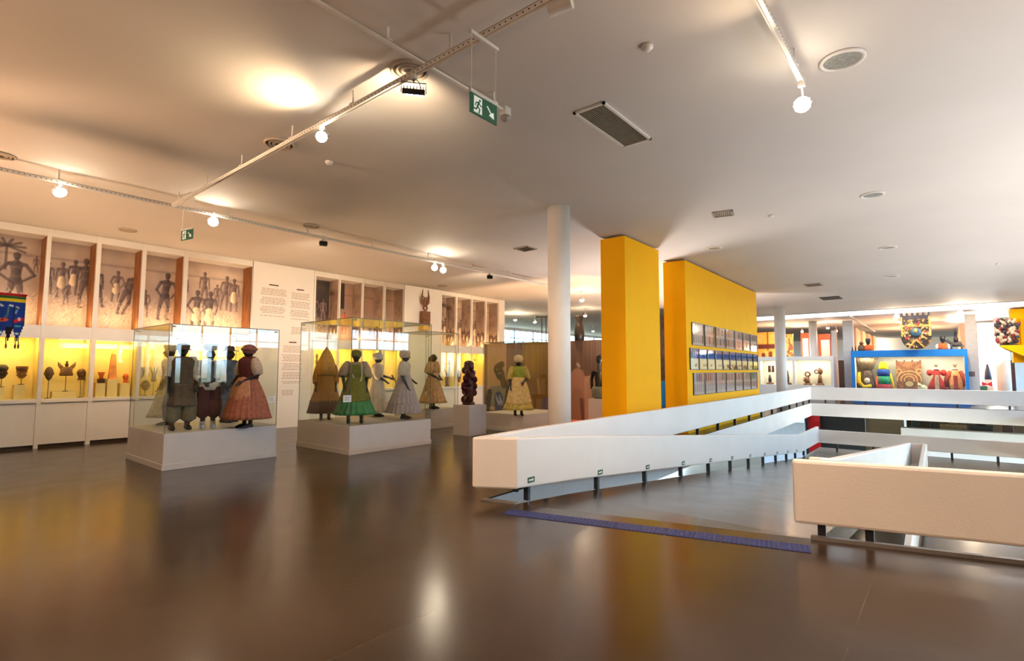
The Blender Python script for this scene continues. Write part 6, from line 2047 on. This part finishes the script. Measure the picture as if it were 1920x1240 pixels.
t = thing('hanging_crest', 'large ornate shield-shaped crest with a blue centre, hanging above the blue case', 'crest', (EXX, (yl_ + yr_) / 2, zb_))
m = painted('shield', cw, chh, 70, 100, crest_fn, PAINT, t, keep=in_crest, relief=lambda X, Z: 0.05 * grain(X, Z, 9, 9, 12)); m.rotation_euler = (0, 0, R(-90)); m.location = (-0.06, 0, 0)
poly = [(-cw / 2, chh), (-cw / 2, 0.38 * chh)]
for k in range(1, 16):
    q = 0.38 * (1 - k / 16)
    poly.append((-cw / 2 * (0.18 + 0.82 * math.sqrt(max(0, 1 - ((0.38 - q) / 0.38) ** 2))), q * chh))
poly += [(-x, z) for x, z in poly[::-1]]
b = MB().slab(poly, -0.05, 0.03); b.move(Matrix.Rotation(R(-90), 4, 'Z')); b.obj('backing', WOOD, t)
b = MB().lathe([(0.23, 0), (0.21, 0.04), (0.12, 0.08), (0.01, 0.09)], n=32); b.move(Matrix.Translation((-0.09, 0, 0.50 * chh)) @ Matrix.Rotation(R(-90), 4, 'Y')); b.obj('roundel', mat('roundel_blue', hexc(44, 78, 104), 0.5, var=0.3), t, smooth=True)
b = MB().ball((-0.22, 0, 0.55 * chh), (0.05, 0.07, 0.11)); b.obj('boss', GOLD, t, smooth=True)
for k in range(6):
    y = -cw / 2 + 0.06 + k * (cw - 0.12) / 5
    MB().ball((0, y, chh + 0.06), (0.05, 0.055, 0.1)).box((-0.04, y - 0.03, chh - 0.06), (0.03, y + 0.03, chh + 0.02)).obj('finial', BLACK, t, smooth=True)
b = MB()
for y in (-cw * 0.4, cw * 0.4):
    b.tube([(0, y, chh), (0, y, CEIL - zb_)], 0.005, 6)
b.obj('wire', WMETAL, t)

# track behind the case, receding
a, c = at_z(1590, 592, CEIL - 0.12), at_z(1640, 623, CEIL - 0.12)
d = c - a
t = thing('lamp_track', 'far lamp track receding behind the left grey fin', 'lighting track', a, math.atan2(d.y, d.x))
MB().box((0, -0.05, 0), (d.length, 0.05, 0.06)).obj('channel', WMETAL, t)
for x in (0.5, d.length - 0.5):
    MB().box((x - 0.02, -0.02, 0.06), (x + 0.02, 0.02, 0.12)).obj('hanger', WMETAL, t)

# ================================================================== RIGHT EDGE
RX = 34.5
a = at_x(1894, 580, RX)
yk = at_x(1873, 650, RX).y
t = thing('yellow_block', 'tall yellow block with a sloping bracket shelf at the right frame edge', 'display wall', (RX, a.y - 1.2, 0))
zsh = at_x(1880, 649, RX).z
zlo = at_x(1910, 680, RX).z
b = MB().box((RX, a.y - 3.0, zlo), (RX + 1.0, a.y, CEIL - 0.05)).box((RX, a.y - 3.0, 0), (RX + 1.0, a.y - 0.9, zlo))
b.obj('block', YEL, t, world=True)
b = MB()
for k in range(4):
    b.box((RX - 0.05, a.y - 0.12 - k * 0.28, zsh), (RX, a.y - 0.02 - k * 0.28, CEIL - 0.5))
b.obj('rib', YEL, t, world=True)
MB().slab([(yk, zsh), (yk, zsh - 0.04), (a.y - 0.6, zlo + 0.1), (a.y - 0.9, zlo + 0.1), (a.y - 0.9, zsh)], -RX + 0.0, -RX + 0.9).move(Matrix.Rotation(R(90), 4, 'Z') @ Matrix.Identity(4)).obj('bracket', YEL, t, world=True)
p = at_x(1890, 648, RX - 0.45)
t = thing('mask_cluster', 'tall bundle of red, black and cream carved masks on the yellow shelf', 'sculpture', (RX - 0.45, p.y, zsh))
hh = at_x(1890, 598, RX - 0.45).z - zsh
MB().box((-0.25, -0.35, 0), (0.25, 0.38, 0.05)).obj('base', BLACK, t)
r_ = random.Random(8)
for nm, c_, n_ in (('cream_mask', hexc(206, 172, 146), 26), ('black_mask', (0.02, 0.018, 0.02), 24), ('red_mask', hexc(120, 36, 38), 16)):
    for i in range(n_):
        b = MB(); face(b, (0, 0, 0), r_.uniform(0.06, 0.1), 0.07, r_.uniform(0.10, 0.17))
        b.move(Matrix.Translation((r_.uniform(-0.24, -0.14), r_.uniform(-0.38, 0.38), r_.uniform(0.12, hh - 0.1))) @ Matrix.Rotation(R(-90 + r_.uniform(-40, 40)), 4, 'Z') @ Matrix.Rotation(r_.uniform(-1, 1), 4, 'Y'))
        b.obj(nm, mat(nm, c_, 0.5), t, smooth=True)
MB().lathe([(0.3, 0.05), (0.36, hh * 0.3), (0.34, hh * 0.8), (0.22, hh)], (0.1, 0, 0), 20, sx=0.7).obj('core', mat('cluster_core', hexc(150, 120, 100), 0.7, var=0.5), t)
# bright white wall, poster, small stand things right of the blue case
fin(1831, 1884, 42.0, 606, 'bright white wall piece behind the slender dark statue', WHITE)
light('room_fill', 'POINT', (40.0, -2.0, 3.0), 1100, (1.0, 0.97, 0.95), shadow_soft_size=0.2)  # unseen point light added to whiten the wall piece
fin(1880, 1902, 41.0, 676, 'dark photographic poster under the yellow bracket shelf', mat('poster_dark', hexc(52, 36, 44), 0.4, var=0.6, scale=3), depth=0.05, name='poster')
p = at_x(1818, 697, 34.98)
o = MB().box((34.975, p.y - 0.2, at_x(1818, 706, 34.98).z), (34.998, p.y + 0.2, at_x(1818, 697, 34.98).z)).obj('wall_label', mat('label_brown', hexc(120, 98, 90), 0.5, var=0.4, scale=30))
tag(o, 'small brown label on the right grey fin', 'label')
p = at_x(1853, 712, 38.5); hh = at_x(1853, 683, 38.5).z
t = thing('slender_statue', 'slender dark blue statue before the bright window, right of the blue case', 'sculpture', (38.5, p.y, 0))
MB().box((-0.15, -0.15, 0), (0.15, 0.15, p.z)).obj('base', WHITE2, t)
MB().tube([(0, 0, p.z), (0, 0, (p.z + hh) / 2), (0, 0, hh)], [0.16, 0.13, 0.04], 10).obj('figure', mat('statue_blue', hexc(60, 72, 100), 0.4), t, smooth=True)
p = at_x(1851, 721, 37.0)
o = MB().box((37, p.y - 0.25, 0), (37.3, p.y + 0.25, p.z - 0.12)).obj('white_stand', WHITE2); tag(o, 'low white stand right of the blue case, under the red bow', 'stand')
t = thing('red_bow', 'small red bow-shaped object on a white stand right of the blue case', 'ornament', (37.1, p.y, p.z - 0.12))
MB().slab([(-0.2, 0.0), (-0.2, 0.26), (0, 0.15), (0.2, 0.26), (0.2, 0.0), (0, 0.1)], -0.03, 0.03).move(Matrix.Rotation(R(-90), 4, 'Z')).obj('bow', mat('bow_red', hexc(214, 40, 66), 0.5), t)
p = at_x(1844, 729, 36.0)
o = MB().box((36, p.y - 0.15, 0), (36.3, p.y + 0.16, p.z + 0.14)).obj('green_box', mat('box_green', hexc(66, 122, 92), 0.5), bevel=0.01); tag(o, 'small green box on the floor right of the blue case', 'box')

# ================================================================== BANNER at the left edge
BYY = 9.6
a, c = at_y(50, 553, BYY), at_y(0, 547, BYY)
zb1 = at_y(30, 640, BYY).z
PXM = (a.x - c.x) / 50
wfull = 1.26
t = thing('carnival_banner', 'blue felt banner with red, green and yellow bands and pointed tails', 'banner', (a.x - wfull / 2, BYY, 0))
H_ = a.z - zb1
bx = lambda px: wfull / 2 - (50 - px) * PXM
bz = lambda py: (640 - py) / (640 - 552) * H_


def banner_fn(X, Z):
    A = np.ones(X.shape + (3,)) * np.array((0.07, 0.22, 0.55))
    A = mixc(A, (Z > bz(567)) * 1.0, (0.95, 0.80, 0.10)); A = mixc(A, (Z > bz(561)) * 1.0, (0.16, 0.40, 0.16)); A = mixc(A, (Z > bz(556)) * 1.0, (0.80, 0.10, 0.12))
    def put(p, q_, r_, c):
        nonlocal A
        A = mixc(A, np.clip(0.5 - cap(X, Z, (bx(p[0]), bz(p[1])), (bx(q_[0]), bz(q_[1])), r_ * PXM) / 0.012, 0, 1), c)
    W_ = (0.92, 0.93, 0.95)
    put((0, 573), (6, 576), 2.2, W_); put((20, 574), (25, 575), 2.2, W_); put((18, 576), (16, 592), 1.0, (0.48, 0.66, 0.42)); put((16, 594), (12, 596), 1.0, (0.48, 0.66, 0.42))
    put((-6, 603), (14, 601), 4.5, (0.88, 0.34, 0.22)); put((7, 601), (7.5, 601), 2.0, (0.15, 0.1, 0.1))
    put((32, 603), (44, 599), 4.5, (0.86, 0.12, 0.22)); put((39, 597), (39.5, 600), 2.4, (0.95, 0.9, 0.85)); put((33, 576), (37, 578), 1.6, (0.90, 0.85, 0.6)); put((34, 582), (32, 588), 1.2, (0.75, 0.88, 0.95))
    put((2, 625), (5, 625), 4, (0.80, 0.92, 0.96)); put((36, 626), (38, 626), 2.6, (0.85, 0.92, 0.82)); put((33, 612), (42, 612), 1.8, (0.3, 0.72, 0.7))
    put((-25, 585), (-15, 590), 6, (0.9, 0.4, 0.2)); put((-24, 622), (-21, 622), 3, (0.80, 0.92, 0.96))
    A = mixc(A, ((X > bx(15)) & (X < bx(29.5)) & (Z < bz(614))) * 1.0, (0.06, 0.045, 0.07))
    A = mixc(A, ((X > bx(27)) & (X < bx(30)) & (Z < bz(572))) * 1.0, (0.06, 0.05, 0.09))
    return A


TAILS = ((-24, 12), (1, 14), (20.5, 8.5), (38, 9.5))


def banner_keep(x, z):
    if z > bz(612):
        return True
    q = z / bz(612)
    for c_, w_ in TAILS:
        if abs(x - bx(c_)) < w_ * PXM * min(1.0, q * 1.15):
            return True
    return False


m = painted('cloth', wfull, H_, 110, 90, banner_fn, paint_mat('felt_print', 0.9), t, keep=banner_keep, relief=lambda X, Z: 0.02 * np.sin(X * 18)); m.location = (0, 0, zb1)
sl = m.modifiers.new('cloth', 'SOLIDIFY'); sl.thickness = 0.01
for c_ in (-24, 3, 17, 34, 40):
    x = bx(c_)
    MB().tube([(x, 0, zb1 + 0.05), (x + 0.005, 0, zb1 - 0.05)], [0.006, 0.004], 6).lathe([(0.004, 0), (0.012, -0.03), (0.009, -0.07)], (x + 0.005, 0, zb1 - 0.03), 8).obj('tassel', WOODB, t)
MB().tube([(-wfull / 2 - 0.35, 0.01, a.z - 0.005), (wfull / 2 + 0.01, 0.01, a.z - 0.005)], 0.012, 10).obj('rod', mat('rod_red', hexc(190, 30, 34), 0.4), t)
MB().tube([(-wfull / 2 - 0.35, 0.01, 0), (-wfull / 2 - 0.35, 0.01, a.z + 0.02)], 0.02, 12).lathe([(0.22, 0), (0.2, 0.03)], (-wfull / 2 - 0.35, 0.01, 0), 24).obj('pole', BLACK, t)

# ================================================================== ADDED FILL SPOTS OF THE HALL (unseen, no fixtures)
for i, (x, y) in enumerate(((-3, 8), (-3, 2.5), (1.0, -3), (7, -5), (0.5, 6.5), (-5, -3), (14, 9.5), (22, 10), (18, -6), (26, 10))):
    light('hall_fill', 'SPOT', (x, y, 4.4), 220, WARM, aim=(x + 0.3, y, 0), spot_size=R(130), spot_blend=0.8, shadow_soft_size=0.08)
for (p_, q_, pw) in (((-3.0, -0.5, 4.2), (6.2, 0.3, 0.5), 860), ((-3.0, 4.0, 4.2), (5.0, 4.4, 0.5), 560), ((-1.5, 8.5, 4.2), (7.9, 5.4, 2.2), 900), ((-2.5, 9.5, 4.2), (7.5, 14.7, 2.4), 500)):
    light('hall_fill', 'SPOT', p_, pw, AMB_, aim=q_, spot_size=R(55), spot_blend=0.9, shadow_soft_size=0.15)  # unseen warm spots added for the parapets, column and text wall
# unseen upward fill spots without fixtures, added to brighten the ceiling
AMB = (1.0, 0.57, 0.30)
NEU = (1.0, 0.93, 0.88)
for (x, y, z, pw, c) in ((-2.2, 5.5, 1.2, 170, AMB), (-1.8, 0.5, 1.2, 120, AMB), (-0.6, 10.5, 1.2, 420, AMB), (2.2, -2.0, 1.2, 100, AMB), (6.0, -3.5, 1.2, 260, NEU), (11, -5.0, 1.2, 480, NEU), (18, -6, 1.2, 520, NEU), (26, -6, 1.2, 260, NEU),
                         (15.2, 10.5, 1.2, 420, AMB), (22, 9, 1.2, 300, AMB), (14.0, 6.7, 1.0, 420, NEU), (20.0, 7.6, 1.0, 380, NEU), (4.0, 12.5, 0.25, 80, AMB), (7.1, 11.6, 0.25, 210, AMB), (9.0, -2.4, -0.9, 420, NEU), (14.0, -2.4, -1.0, 480, NEU), (20.0, -2.4, -1.1, 480, NEU), (28, 2, -3.2, 300, NEU)):
    light('ceiling_fill', 'SPOT', (x, y, z), pw, c, aim=(x, y, 9), spot_size=R(150), spot_blend=0.7, shadow_soft_size=0.25)
